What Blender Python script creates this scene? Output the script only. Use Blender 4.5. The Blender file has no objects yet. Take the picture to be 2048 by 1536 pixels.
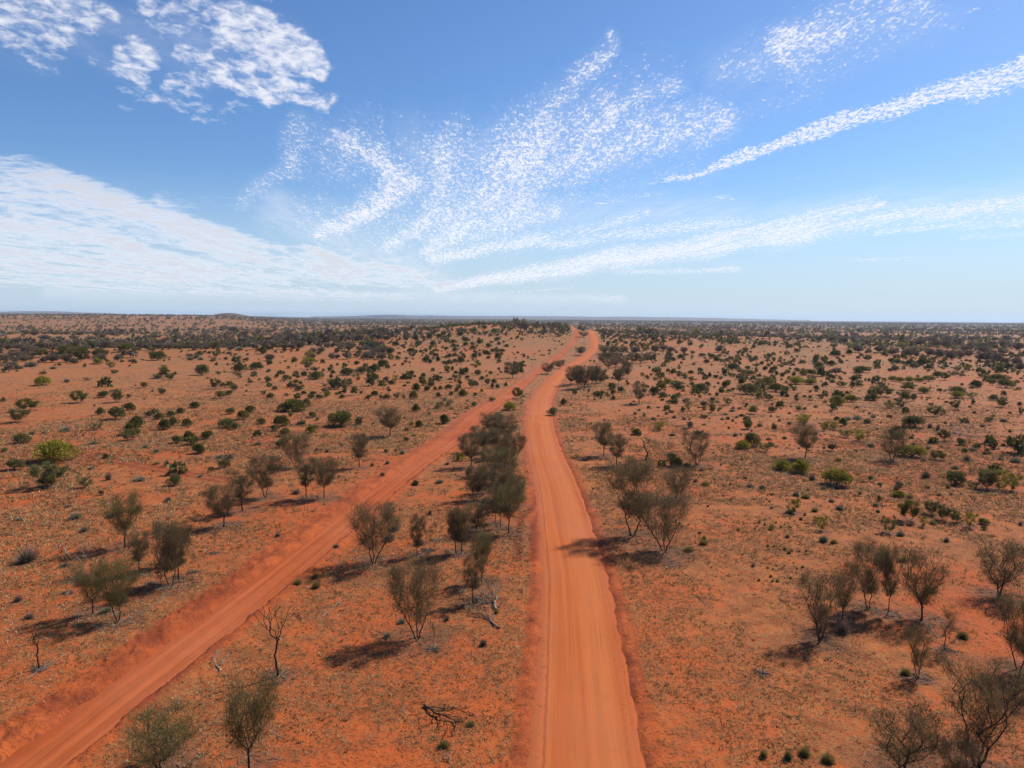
import bpy, math, random
import numpy as np
from mathutils import Matrix, Vector, Quaternion

# ------------------------------------------------------------------ camera
S = bpy.context.scene
COL = S.collection
F_PX, PITCH, ROLL, CAM_H = 1409.0, math.radians(5.37), math.radians(0.41), 25.0
_f = np.array([0, math.cos(PITCH), -math.sin(PITCH)])
_r0 = np.array([1.0, 0, 0]); _u0 = np.array([0, math.sin(PITCH), math.cos(PITCH)])
_r = math.cos(ROLL)*_r0 + math.sin(ROLL)*_u0
_u = -math.sin(ROLL)*_r0 + math.cos(ROLL)*_u0
cam_d = bpy.data.cameras.new('drone_camera')
cam = bpy.data.objects.new('camera', cam_d); COL.objects.link(cam)
cam.matrix_world = Matrix(((_r[0], _u[0], -_f[0], 0), (_r[1], _u[1], -_f[1], 0), (_r[2], _u[2], -_f[2], CAM_H), (0, 0, 0, 1)))
cam_d.sensor_width = 36.0; cam_d.lens = F_PX/2048*36; cam_d.clip_start = 0.5; cam_d.clip_end = 400000
S.camera = cam
S.render.resolution_x, S.render.resolution_y = 1024, 768
S.view_settings.view_transform = 'Standard'; S.view_settings.look = 'None'
S.view_settings.gamma = 1.0; S.view_settings.use_curve_mapping = False
S.view_settings.exposure = 0.65   # the photograph is exposed for a deep blue sky over dark ground
S.render.engine = 'CYCLES'
S.cycles.max_bounces = 6; S.cycles.diffuse_bounces = 3; S.cycles.transmission_bounces = 4; S.cycles.volume_bounces = 0

# ------------------------------------------------------------------ sun
SUN_EL = math.radians(45); SUN_DIR = np.array([0.77, 0.64]); SUN_DIR = SUN_DIR/np.hypot(*SUN_DIR)
sd = bpy.data.lights.new('sun', 'SUN'); sd.energy = 5.0; sd.angle = math.radians(0.53); sd.color = (1.0, 0.95, 0.87)
sun = bpy.data.objects.new('sun', sd); COL.objects.link(sun)
_to = Vector((SUN_DIR[0]*math.cos(SUN_EL), SUN_DIR[1]*math.cos(SUN_EL), math.sin(SUN_EL)))
sun.rotation_euler = _to.to_track_quat('Z', 'Y').to_euler(); sun.location = (200, 200, 300)

# ------------------------------------------------------------------ node expression helper
class NT:
    def __init__(s, tree): s.t = tree
    def node(s, kind, **kw):
        n = s.t.nodes.new(kind)
        for k, v in kw.items(): setattr(n, k, v)
        return n
    def put(s, sock, v):
        if isinstance(v, X): s.t.links.new(v.o, sock)
        elif isinstance(v, bpy.types.NodeSocket): s.t.links.new(v, sock)
        else: sock.default_value = v
    def m(s, op, *a, clamp=False):
        n = s.node('ShaderNodeMath', operation=op); n.use_clamp = clamp
        for i, v in enumerate(a): s.put(n.inputs[i], v)
        return X(s, n.outputs[0])
    def comb(s, x, y, z=0.0):
        n = s.node('ShaderNodeCombineXYZ')
        for i, v in enumerate((x, y, z)): s.put(n.inputs[i], v)
        return X(s, n.outputs[0])
    def sep(s, v):
        n = s.node('ShaderNodeSeparateXYZ'); s.put(n.inputs[0], v)
        return [X(s, o) for o in n.outputs]
    def noise(s, vec, scale, detail=3.0, rough=0.5, dist=0.0, dim='3D'):
        n = s.node('ShaderNodeTexNoise', noise_dimensions=dim)
        s.put(n.inputs['Vector'], vec); s.put(n.inputs['Scale'], scale)
        n.inputs['Detail'].default_value = detail; n.inputs['Roughness'].default_value = rough
        n.inputs['Distortion'].default_value = dist
        return X(s, n.outputs[0])
    def step(s, v, a, b, lo=0.0, hi=1.0):
        n = s.node('ShaderNodeMapRange', interpolation_type='SMOOTHSTEP')
        s.put(n.inputs[0], v); n.inputs[1].default_value = a; n.inputs[2].default_value = b
        n.inputs[3].default_value = lo; n.inputs[4].default_value = hi
        return X(s, n.outputs[0])
    def mix(s, f, a, b, mode='MIX'):
        n = s.node('ShaderNodeMix', data_type='RGBA', blend_type=mode, clamp_factor=True)
        s.put(n.inputs[0], f)
        s.put(n.inputs[6], a if not isinstance(a, tuple) else (*a, 1.0))
        s.put(n.inputs[7], b if not isinstance(b, tuple) else (*b, 1.0))
        return X(s, n.outputs[2])
class X:
    def __init__(s, nt, o): s.nt, s.o = nt, o
    def __add__(s, b): return s.nt.m('ADD', s, b)
    __radd__ = __add__
    def __sub__(s, b): return s.nt.m('SUBTRACT', s, b)
    def __rsub__(s, b): return s.nt.m('SUBTRACT', b, s)
    def __mul__(s, b): return s.nt.m('MULTIPLY', s, b)
    __rmul__ = __mul__
    def __truediv__(s, b): return s.nt.m('DIVIDE', s, b)
    def __rtruediv__(s, b): return s.nt.m('DIVIDE', b, s)
    def max(s, b): return s.nt.m('MAXIMUM', s, b)
    def min(s, b): return s.nt.m('MINIMUM', s, b)
    def abs(s): return s.nt.m('ABSOLUTE', s)

# ------------------------------------------------------------------ sky
def pix_dir(x, y):
    x = np.asarray(x, float); y = np.asarray(y, float)
    return _f + ((x-1024)/F_PX)[..., None]*_r - ((y-768)/F_PX)[..., None]*_u
def ab(x, y):
    d = pix_dir(x, y); return float(d[0]/d[1]), float(d[2]/d[1])

W = bpy.data.worlds.new('World'); S.world = W; W.use_nodes = True
W.cycles.sampling_method = 'MANUAL'; W.cycles.sample_map_resolution = 256
def build_sky():
    t = W.node_tree; t.nodes.clear(); N = NT(t)
    tc = N.node('ShaderNodeTexCoord')
    sky = N.node('ShaderNodeTexSky', sky_type='NISHITA'); sky.sun_disc = False
    sky.sun_elevation = SUN_EL; sky.sun_rotation = math.atan2(SUN_DIR[0], SUN_DIR[1])
    sky.altitude = 300; sky.air_density = 1.0; sky.dust_density = 0.5; sky.ozone_density = 3.0
    dx, dy, dz = N.sep(tc.outputs['Generated'])
    hsv = N.node('ShaderNodeHueSaturation'); N.put(hsv.inputs['Color'], sky.outputs[0])
    hsv.inputs['Saturation'].default_value = SKY_SAT; hsv.inputs['Value'].default_value = SKY_VAL
    skyc = N.mix(1.0, hsv.outputs[0], SKY_TINT, 'MULTIPLY')
    # milky blue air low over the horizon, all the way round
    skyc = N.mix(N.step(dz, 0.20, -0.01)*HORIZON_K, skyc, HORIZON_C)
    bg = N.node('ShaderNodeBackground'); N.put(bg.inputs[0], skyc); bg.inputs[1].default_value = 0.065
    out = N.node('ShaderNodeOutputWorld'); t.links.new(bg.outputs[0], out.inputs[0])
SKY_SAT, SKY_VAL, SKY_TINT = 1.10, 1.03, (0.88, 1.03, 1.22)
HORIZON_K, HORIZON_C = 0.88, (5.5, 6.85, 8.2)
build_sky()

# ------------------------------------------------------------------ numeric noise
_rng = np.random.default_rng(5)
_TAB = _rng.random((256, 256))
def vnoise(x, y):
    xi = np.floor(x).astype(np.int64); yi = np.floor(y).astype(np.int64)
    fx = x-xi; fy = y-yi; fx = fx*fx*(3-2*fx); fy = fy*fy*(3-2*fy)
    a = _TAB[xi & 255, yi & 255]; b = _TAB[(xi+1) & 255, yi & 255]
    c = _TAB[xi & 255, (yi+1) & 255]; d = _TAB[(xi+1) & 255, (yi+1) & 255]
    return (a*(1-fx)+b*fx)*(1-fy)+(c*(1-fx)+d*fx)*fy
def fbm(x, y, oct=4, lac=2.03, g=0.5):
    s = 0; a = 1; t = 0
    for i in range(oct):
        s = s + a*vnoise(x+17.3*i, y-9.1*i); t += a; a *= g; x = x*lac; y = y*lac
    return s/t
def sst(v, a, b):
    t = np.clip((v-a)/(b-a), 0, 1); return t*t*(3-2*t)

# ------------------------------------------------------------------ terrain
def h_base(x, y):
    x = np.asarray(x, float); y = np.asarray(y, float)
    r = np.hypot(x, y)
    h = 9.0*np.exp(-((y-730)/210)**2)*np.exp(-((x-60)/330)**2)
    h = h + 9.5*np.exp(-((x+15)/95)**2-((y-760)/190)**2)
    h = h + 3.2*np.exp(-((y-455-0.12*(x+150))/42)**2)*sst(-x, 40, 130)*(0.6+0.8*fbm(x/60, y/60, 2))
    h = h - 5*np.exp(-((y-640)/110)**2)*sst(-x, 130, 260)
    ang = x/np.maximum(y, 1)
    h = h + 20*sst(y, 1300, 2600)*sst(-ang, 0.27, 0.42)*(0.75+0.4*fbm(x/700, y/700, 2))
    h = h + sst(r, 80, 400)*(fbm(x/130, y/130, 3)-0.5)*2.6 + sst(r, 700, 2000)*(fbm(x/500+9, y/500, 3)-0.5)*8
    h = h + (fbm(x/14, y/14, 3)-0.5)*0.5
    return h
def unproject(px, py, hf=h_base, far=9000):
    px = np.atleast_1d(np.asarray(px, float)); py = np.atleast_1d(np.asarray(py, float))
    d = pix_dir(px, py)
    ts = np.geomspace(15, far, 1500)
    t = np.full(len(px), float(far))
    for i in range(len(px)):
        P = np.array([0, 0, CAM_H]) + ts[:, None]*d[i]
        below = P[:, 2] < hf(P[:, 0], P[:, 1])
        if below.any():
            k = below.argmax(); lo, hi = ts[max(k-1, 0)], ts[k]
            for _ in range(22):
                m = (lo+hi)/2; q = m*d[i]
                if CAM_H+q[2] < hf(q[0], q[1]): hi = m
                else: lo = m
            t[i] = hi
    P = t[:, None]*d
    return P[:, 0], P[:, 1], t

MAIN_L = [(1052,1536),(1066,1350),(1083,1180),(1080,1060),(1072,1000),(1062,940),(1053,900),(1052,850),(1061,800),(1089,760),(1113,740),(1143,720),(1172,704),(1181,692),(1182,680),(1180,670)]
MAIN_R = [(1292,1536),(1262,1350),(1229,1180),(1185,1060),(1170,1000),(1153,960),(1122,900),(1106,850),(1101,800),(1126,760),(1143,741),(1178,721),(1196,703),(1199,690),(1193,676),(1188,670)]
TR_L = [(0,1521),(117,1439),(205,1378),(293,1316),(401,1240),(468,1189),(615,1083),(683,1032),(782,940),(894,873),(962,819),(1034,771),(1099,723),(1130,694),(1154,670)]
TR_R = [(117,1536),(187,1483),(252,1425),(322,1366),(381,1316),(475,1252),(595,1145),(697,1057),(764,999),(852,940),(918,890),(966,836),(1013,805),(1054,771),(1078,743),(1113,720),(1147,689),(1157,672)]
def centre(Lp, Rp, ext):
    def edge(p):
        p = np.array(p, float); x, y, _ = unproject(p[:, 0], p[:, 1]); o = np.argsort(y); return x[o], y[o]
    lx, ly = edge(Lp); rx, ry = edge(Rp)
    y0, y1 = max(ly[0], ry[0]), min(ly[-1], ry[-1])
    Y = np.concatenate([np.arange(y0, 200, 3.0), np.geomspace(200, y1, 90)[1:]])
    xc = (np.interp(Y, ly, lx)+np.interp(Y, ry, rx))/2
    w = np.interp(Y, ry, rx)-np.interp(Y, ly, lx)
    for _ in range(14):
        xc[1:-1] = 0.25*xc[:-2]+0.5*xc[1:-1]+0.25*xc[2:]
        w[1:-1] = 0.25*w[:-2]+0.5*w[1:-1]+0.25*w[2:]
    s0 = (xc[4]-xc[0])/(Y[4]-Y[0])
    Yb = np.arange(-60, Y[0]-1, 4.0); Xb = xc[0]+s0*(Yb-Y[0])
    Ye = Y[-1]+np.array([60, 160, 320, 600, 1000, 1600, 2400.0]); Xe = np.array([e for e in ext])
    return np.r_[Yb, Y, Ye], np.r_[Xb, xc, Xe+xc[-1]], np.r_[np.full(len(Yb), w[0]), w, np.full(len(Ye), w[-1])]
RY1, RX1, RW1 = centre(MAIN_L, MAIN_R, [6, 15, 28, 46, 70, 110, 160])
RY2, RX2, RW2 = centre(TR_L, TR_R, [5, 11, 20, 32, 55, 90, 130])
def road_d(x, y, RY, RX):
    xc = np.interp(y, RY, RX); e = 2.0
    sl = (np.interp(y+e, RY, RX)-np.interp(y-e, RY, RX))/(2*e)
    return (x-xc)/np.sqrt(1+sl*sl)
W1 = 3.45   # half width of graded road
W2 = 1.95   # half width of old track
def h_fine(x, y):
    """micro relief: clods and small hummocks, strongest beside the tracks"""
    r = np.hypot(x, y)
    d1 = road_d(x, y, RY1, RX1); d2 = road_d(x, y, RY2, RX2)
    near = 1-sst(r, 90, 260)
    n = fbm(x*1.3, y*1.3, 3, 2.1, 0.6)-0.5
    clod = sst(fbm(x*2.7+40, y*2.7, 2, 2.2, 0.6), 0.45, 0.8)
    b2 = np.exp(-((d2+3.9)/1.5)**2) + 0.6*np.exp(-((d2-3.0)/0.9)**2)
    b1 = 0.5*np.exp(-((np.abs(d1)-4.6)/1.1)**2)
    h = near*(0.16*n + clod*0.19*b2 + clod*0.14*b1)
    h = h + (0.03+0.20*sst(fbm(x*0.25+5, y*0.25, 2), 0.35, 0.65))*np.exp(-((d2+2.75)/0.55)**2)*(1-sst(r, 600, 900)) + 0.16*np.exp(-((d2-2.5)/0.45)**2)*(1-sst(r, 500, 800))
    h = h + 0.09*np.exp(-((d1-W1-0.25)/0.35)**2)*near*sst(fbm(x*0.5, y*0.5, 2), 0.3, 0.7) + 0.05*np.exp(-((d1+W1+0.3)/0.5)**2)*near
    return h
def carve(x, y):
    d1 = np.abs(road_d(x, y, RY1, RX1)); d2 = np.abs(road_d(x, y, RY2, RX2))
    wob = (fbm(x*0.45, y*0.45, 3, 2.2, 0.6)-0.5)*1.1
    c = 0.30*(1-sst(d1+wob, W1-0.95, W1+0.45)) + 0.42*(1-sst(d2+wob, W2-0.5, W2+0.25))
    return np.minimum(c, 0.42)
def h_all(x, y):
    return h_base(x, y)+h_fine(x, y)-carve(x, y)
def h_stand(x, y):
    return h_base(x, y)+h_fine(x, y)*0.8-carve(x, y)*0.3

# ------------------------------------------------------------------ materials
def new_mat(name):
    m = bpy.data.materials.new(name); m.use_nodes = True; m.node_tree.nodes.clear(); return m, NT(m.node_tree)
ALB = 0.63    # overall reflectance of soil and plants
def finish(m, N, col, rough=0.95, bump=None, bstr=0.5, bdist=0.1, trans=None):
    col = N.mix(1.0, col, (ALB, ALB, ALB), 'MULTIPLY')
    b = N.node('ShaderNodeBsdfPrincipled'); N.put(b.inputs['Base Color'], col)
    b.inputs['Roughness'].default_value = rough; b.inputs['Specular IOR Level'].default_value = 0.12
    if bump is not None:
        bn = N.node('ShaderNodeBump'); N.put(bn.inputs['Height'], bump)
        bn.inputs['Strength'].default_value = bstr; bn.inputs['Distance'].default_value = bdist
        N.t.links.new(bn.outputs[0], b.inputs['Normal'])
    o = N.node('ShaderNodeOutputMaterial')
    if trans:
        tr = N.node('ShaderNodeBsdfTranslucent'); N.put(tr.inputs[0], col)
        mx = N.node('ShaderNodeMixShader'); mx.inputs[0].default_value = trans
        N.t.links.new(b.outputs[0], mx.inputs[1]); N.t.links.new(tr.outputs[0], mx.inputs[2]); N.t.links.new(mx.outputs[0], o.inputs[0])
    else: N.t.links.new(b.outputs[0], o.inputs[0])
    return m
RED = (0.47, 0.103, 0.024); REDDK = (0.27, 0.050, 0.016); PINK = (0.46, 0.126, 0.041); STRAW = (0.50, 0.260, 0.090); TAN = (0.35, 0.165, 0.052)
def ground_material():
    m, N = new_mat('red_sand_ground')
    g = N.node('ShaderNodeNewGeometry'); P = X(N, g.outputs['Position'])
    at = N.node('ShaderNodeAttribute', attribute_name='verge'); vg = X(N, at.outputs['Fac'])
    at3 = N.node('ShaderNodeAttribute', attribute_name='litter'); lit = X(N, at3.outputs['Fac'])  # leaf litter mask that also carries painted shade under crowns
    at4 = N.node('ShaderNodeAttribute', attribute_name='rut'); rut = X(N, at4.outputs['Fac'])
    at2 = N.node('ShaderNodeAttribute', attribute_name='wood'); wood = X(N, at2.outputs['Fac'])
    x, y, z = N.sep(P.o); P2 = N.comb(x, y, 0.0)
    n0 = N.noise(P2, 0.012, 4, 0.55); n1 = N.noise(P2, 0.06, 4, 0.6); n2 = N.noise(P2, 0.45, 4, 0.62)
    n3 = N.noise(P2, 2.0, 3, 0.7); n4 = N.noise(P2, 5.0, 3, 0.75)
    far = N.step(y, 60, 300)
    base = N.mix(far, RED, PINK)
    c = N.mix(N.step(n1*0.55+n2*0.45, 0.42, 0.62), base, N.mix(far, REDDK, (0.44, 0.125, 0.06)))
    grass = N.step(n0*0.35+n1*0.5+n2*0.35 - vg*0.30 + far*0.05, 0.50, 0.64)
    fl = N.step(n3*0.6+n4*0.45, 0.45, 0.60)
    c = N.mix(grass*(fl*0.75+0.15)*0.78, c, N.mix(n2, STRAW, TAN))
    c = N.mix(N.step(n4*0.6+n3*0.25+n2*0.2, 0.53, 0.60)*0.8, c, (0.11, 0.036, 0.014))
    c = N.mix(N.step(y, 330, 900)*N.step(n0*0.6+n1*0.5, 0.42, 0.64)*0.5, c, N.mix(n2, (0.34, 0.195, 0.080), (0.25, 0.165, 0.070)))
    n6 = N.noise(P2, 1.1, 3, 0.75)
    c = N.mix(N.step(n6*0.6+n1*0.45, 0.55, 0.66)*far*0.75, c, (0.16, 0.100, 0.052))
    # mid-distance litter and low herbs, too small to tell apart
    herb = N.step(N.noise(P2, 0.16, 5, 0.7)*0.6+n0*0.55, 0.50, 0.68)
    c = N.mix(herb*N.step(y, 110, 420)*0.62, c, (0.22, 0.125, 0.055))
    c = N.mix(wood, c, N.mix(n1, (0.085, 0.068, 0.042), (0.19, 0.095, 0.050)))
    c = N.mix(vg*0.45*N.step(n3, 0.3, 0.7), c, N.mix(n2, (0.30, 0.062, 0.021), (0.41, 0.10, 0.035)))
    c = N.mix(rut*0.9, c, (0.22, 0.036, 0.011))
    c = N.mix(lit*N.step(n3*0.5+n2*0.5, 0.34, 0.54), c, N.mix(n4, (0.075, 0.034, 0.020), (0.19, 0.095, 0.055)))  # dark litter colour, strong enough to paint in deeper shade below the plants
    h = n3*0.5+n4*0.35+n2*0.6
    return finish(m, N, c, 0.96, h, 0.9, 0.22)
def road_material(name, main):
    m, N = new_mat(name)
    uv = N.node('ShaderNodeUVMap'); uv.uv_map = 'UVMap'
    u, v, _ = N.sep(uv.outputs[0])      # u metres across, v metres along
    g = N.node('ShaderNodeNewGeometry'); P = g.outputs['Position']
    n1 = N.noise(P, 0.07, 3, 0.55); n2 = N.noise(P, 0.9, 4, 0.6); n5 = N.noise(P, 12.0, 3, 0.7)
    wob = N.noise(N.comb(v*0.03, 0.0), 1.0, 2, 0.5)
    uu = u + (wob-0.5)*0.8
    s1 = N.noise(N.comb(uu*1.7, v*0.02), 1.0, 2, 0.5)
    s2 = N.noise(N.comb(uu*7.0, v*0.11), 1.0, 3, 0.6)
    s3 = N.noise(N.comb(uu*24.0, v*0.09), 1.0, 2, 0.5)
    if main:
        c = N.mix(N.step(s1, 0.36, 0.64), (0.54, 0.142, 0.032), (0.47, 0.106, 0.022))
        c = N.mix(N.step(N.m('ABSOLUTE', uu-1.3), 0.2, 1.5)*-1.0+1.0, c, (0.54, 0.150, 0.040))
        c = N.mix(N.step(s2, 0.56, 0.74)*0.35, c, (0.31, 0.070, 0.025))
        edge = N.step(u.abs(), 2.2, 3.3)
        c = N.mix(edge*0.6, c, (0.44, 0.097, 0.028))
        tyre = N.m('SINE', v*9.0)
        tread = N.step(s3, 0.45, 0.7)*N.step(N.m('ABSOLUTE', uu+0.6), 0.4, 1.3, 1.0, 0.0)
        ln = N.step(N.m('ABSOLUTE', u + 2.45 + (wob-0.5)*0.5 + (n2-0.5)*0.25), 0.16, 0.02)*N.step(n1, 0.30, 0.5)
        c = N.mix(ln*0.7, c, (0.22, 0.045, 0.015))
        sh = N.step(u, -2.45, -2.75)
        c = N.mix(sh*0.6, c, (0.47, 0.125, 0.043))
        spk = N.step(N.noise(P, 3.2, 2, 0.7), 0.62, 0.68)*N.step(u.abs(), 1.9, 3.0)
        c = N.mix(spk*0.8, c, (0.17, 0.045, 0.018))
        h = s1*0.5+s2*0.25+s3*0.2+tread*tyre*0.06+n5*0.12 + n2*0.35
        c = N.mix(N.step(s3*0.6+s2*0.4, 0.50, 0.64)*0.28, c, (0.30, 0.072, 0.025))
    else:
        c = N.mix(N.step(s1, 0.36, 0.62), (0.45, 0.105, 0.028), (0.37, 0.074, 0.018))
        c = N.mix(N.step(s2, 0.55, 0.7)*0.6, c, (0.22, 0.042, 0.014))
        h = s1*1.3+s2*0.9+s3*0.3+n5*0.2+n2*0.9
    c = N.mix(N.step(n2*0.6+n5*0.45, 0.56, 0.72)*0.35, c, (0.32, 0.075, 0.03))
    c = N.mix(N.step(n1, 0.35, 0.65)*0.42, c, (0.48, 0.14, 0.06))
    return finish(m, N, c, 0.95, h, 0.55, 0.10)
def leaf_material(name, ca, cb, trans=0.3, rough=0.7, jit=0.35):
    m, N = new_mat(name)
    at = N.node('ShaderNodeAttribute', attribute_name='tone'); tone = X(N, at.outputs['Fac'])
    oi = N.node('ShaderNodeObjectInfo'); rnd = X(N, oi.outputs['Random'])
    c = N.mix(tone, ca, cb)
    c = N.mix(rnd*jit, c, tuple(v*0.6 for v in ca))
    c = N.mix(1.0, c, (1.3, 1.27, 1.2), 'MULTIPLY')
    return finish(m, N, c, rough, trans=trans)
def bark_material(name, ca, cb, scale=6.0):
    m, N = new_mat(name)
    g = N.node('ShaderNodeNewGeometry'); tc = N.node('ShaderNodeTexCoord')
    x, y, z = N.sep(tc.outputs['Object'])
    n = N.noise(N.comb(x*3, y*3, z*0.6), scale, 3, 0.65)
    return finish(m, N, N.mix(N.step(n, 0.35, 0.65), ca, cb), 0.9, n, 0.5, 0.03)
M = {}
M['ground'] = ground_material()
M['road'] = road_material('graded_red_road', True)
M['track'] = road_material('old_red_track', False)
M['mulga'] = leaf_material('mulga_foliage', (0.120, 0.085, 0.042), (0.235, 0.170, 0.088), 0.28)
M['mulga_green'] = leaf_material('olive_mulga_foliage', (0.120, 0.100, 0.036), (0.230, 0.185, 0.076), 0.28)
M['mulga_grey'] = leaf_material('grey_mulga_foliage', (0.165, 0.118, 0.080), (0.30, 0.220, 0.150), 0.2)
M['green'] = leaf_material('dark_green_leaves', (0.078, 0.076, 0.018), (0.235, 0.210, 0.046), 0.28)
M['yellow'] = leaf_material('yellow_green_leaves', (0.14, 0.125, 0.015), (0.46, 0.39, 0.048), 0.28)
M['olive'] = leaf_material('olive_leaves', (0.100, 0.096, 0.034), (0.27, 0.235, 0.085), 0.28)
M['salt'] = leaf_material('grey_blue_leaves', (0.21, 0.19, 0.12), (0.42, 0.38, 0.26), 0.15)
M['dry'] = leaf_material('grey_brown_twigs', (0.17, 0.12, 0.09), (0.36, 0.26, 0.20), 0.1)
M['spin'] = leaf_material('spinifex_blades', (0.20, 0.16, 0.045), (0.48, 0.36, 0.14), 0.25)
M['bark'] = bark_material('dark_bark', (0.030, 0.022, 0.017), (0.085, 0.055, 0.038))
M['dead'] = bark_material('weathered_grey_wood', (0.22, 0.17, 0.14), (0.46, 0.39, 0.34))
M['brush'] = bark_material('grey_brown_dead_twigs', (0.13, 0.10, 0.085), (0.30, 0.25, 0.21))
M['char'] = bark_material('charred_wood', (0.020, 0.015, 0.012), (0.07, 0.035, 0.024))
def grass_mat():
    m, N = new_mat('dry_grass_blades')
    at = N.node('ShaderNodeAttribute', attribute_name='tone'); tone = X(N, at.outputs['Fac'])
    r = N.node('ShaderNodeValToRGB'); N.put(r.inputs[0], tone)
    e = r.color_ramp.elements
    e[0].position = 0.0; e[0].color = (0.045, 0.026, 0.015, 1); e[1].position = 1.0; e[1].color = (0.70, 0.47, 0.24, 1)
    for p, c in ((0.2, (0.15, 0.095, 0.042, 1)), (0.38, (0.36, 0.21, 0.09, 1)), (0.7, (0.52, 0.31, 0.145, 1))):
        k = e.new(p); k.color = c
    return finish(m, N, X(N, r.outputs[0]), 0.8, trans=0.25)
M['grass'] = grass_mat()

# ------------------------------------------------------------------ mesh helpers
def mesh_np(name, V, Fs, mats, mi=None, tone=None, smooth=False, uv=None, attrs=None):
    """V (n,3); Fs (m,k) ints, k = 3 or 4"""
    me = bpy.data.meshes.new(name); V = np.asarray(V, np.float32); Fs = np.asarray(Fs, np.int32)
    k = Fs.shape[1]
    me.vertices.add(len(V)); me.vertices.foreach_set('co', V.ravel())
    me.loops.add(Fs.size); me.loops.foreach_set('vertex_index', Fs.ravel())
    me.polygons.add(len(Fs)); me.polygons.foreach_set('loop_start', np.arange(0, Fs.size, k, dtype=np.int32))
    for m in mats: me.materials.append(m)
    if mi is not None: me.polygons.foreach_set('material_index', np.asarray(mi, np.int32))
    if smooth: me.polygons.foreach_set('use_smooth', np.ones(len(Fs), bool))
    me.update(calc_edges=True)
    if tone is not None:
        a = me.attributes.new('tone', 'FLOAT', 'FACE'); a.data.foreach_set('value', np.asarray(tone, np.float32))
    if attrs:
        for n, v in attrs.items():
            a = me.attributes.new(n, 'FLOAT', 'POINT'); a.data.foreach_set('value', np.asarray(v, np.float32))
    if uv is not None:
        l = me.uv_layers.new(name='UVMap'); l.data.foreach_set('uv', np.asarray(uv, np.float32)[Fs.ravel()].ravel())
    return me
def link(name, me, parent=None):
    o = bpy.data.objects.new(name, me); COL.objects.link(o)
    if parent is not None: o.parent = parent
    return o
def tag(o, label=None, cat=None, group=None, kind=None):
    if label: o['label'] = label
    if cat: o['category'] = cat
    if group: o['group'] = group
    if kind: o['kind'] = kind
    return o
def tubes(lines, sides=5):
    """lines: list of (pts (n,3), radii (n,)) -> V, quads"""
    Vs, Fq = [], []; base = 0
    for P, R in lines:
        P = np.asarray(P, float); R = np.asarray(R, float)
        n = len(P); sd_ = sides if R.max() > 0.03 else 3
        T = np.gradient(P, axis=0); T /= np.linalg.norm(T, axis=1)[:, None]+1e-9
        ref = np.array([0.31, 0.22, 0.93]) if abs(T[:, 2]).mean() < 0.8 else np.array([0.93, 0.3, 0.2])
        A = np.cross(T, ref); A /= np.linalg.norm(A, axis=1)[:, None]+1e-9; B = np.cross(T, A)
        th = np.arange(sd_)*2*np.pi/sd_
        ring = P[:, None, :] + R[:, None, None]*(np.cos(th)[None, :, None]*A[:, None, :]+np.sin(th)[None, :, None]*B[:, None, :])
        Vs.append(ring.reshape(-1, 3))
        i = np.arange(n-1)[:, None]*sd_; j = np.arange(sd_)[None, :]; j2 = (j+1) % sd_
        q = np.stack([base+i+j, base+i+j2, base+i+sd_+j2, base+i+sd_+j], -1).reshape(-1, 4)
        Fq.append(q); base += n*sd_
    return np.concatenate(Vs), np.concatenate(Fq)
def slivers(P, D, L, Wd, rng):
    """thin triangular leaves at P, direction D, length L, width Wd"""
    n = len(P); D = D/(np.linalg.norm(D, axis=1)[:, None]+1e-9)
    R = rng.normal(size=(n, 3)); S_ = np.cross(D, R); S_ /= np.linalg.norm(S_, axis=1)[:, None]+1e-9
    L = np.broadcast_to(L, (n,))[:, None]; Wd = np.broadcast_to(Wd, (n,))[:, None]
    V = np.stack([P-S_*Wd/2, P+S_*Wd/2, P+D*L], 1).reshape(-1, 3)
    return V, np.arange(3*n).reshape(-1, 3)

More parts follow.
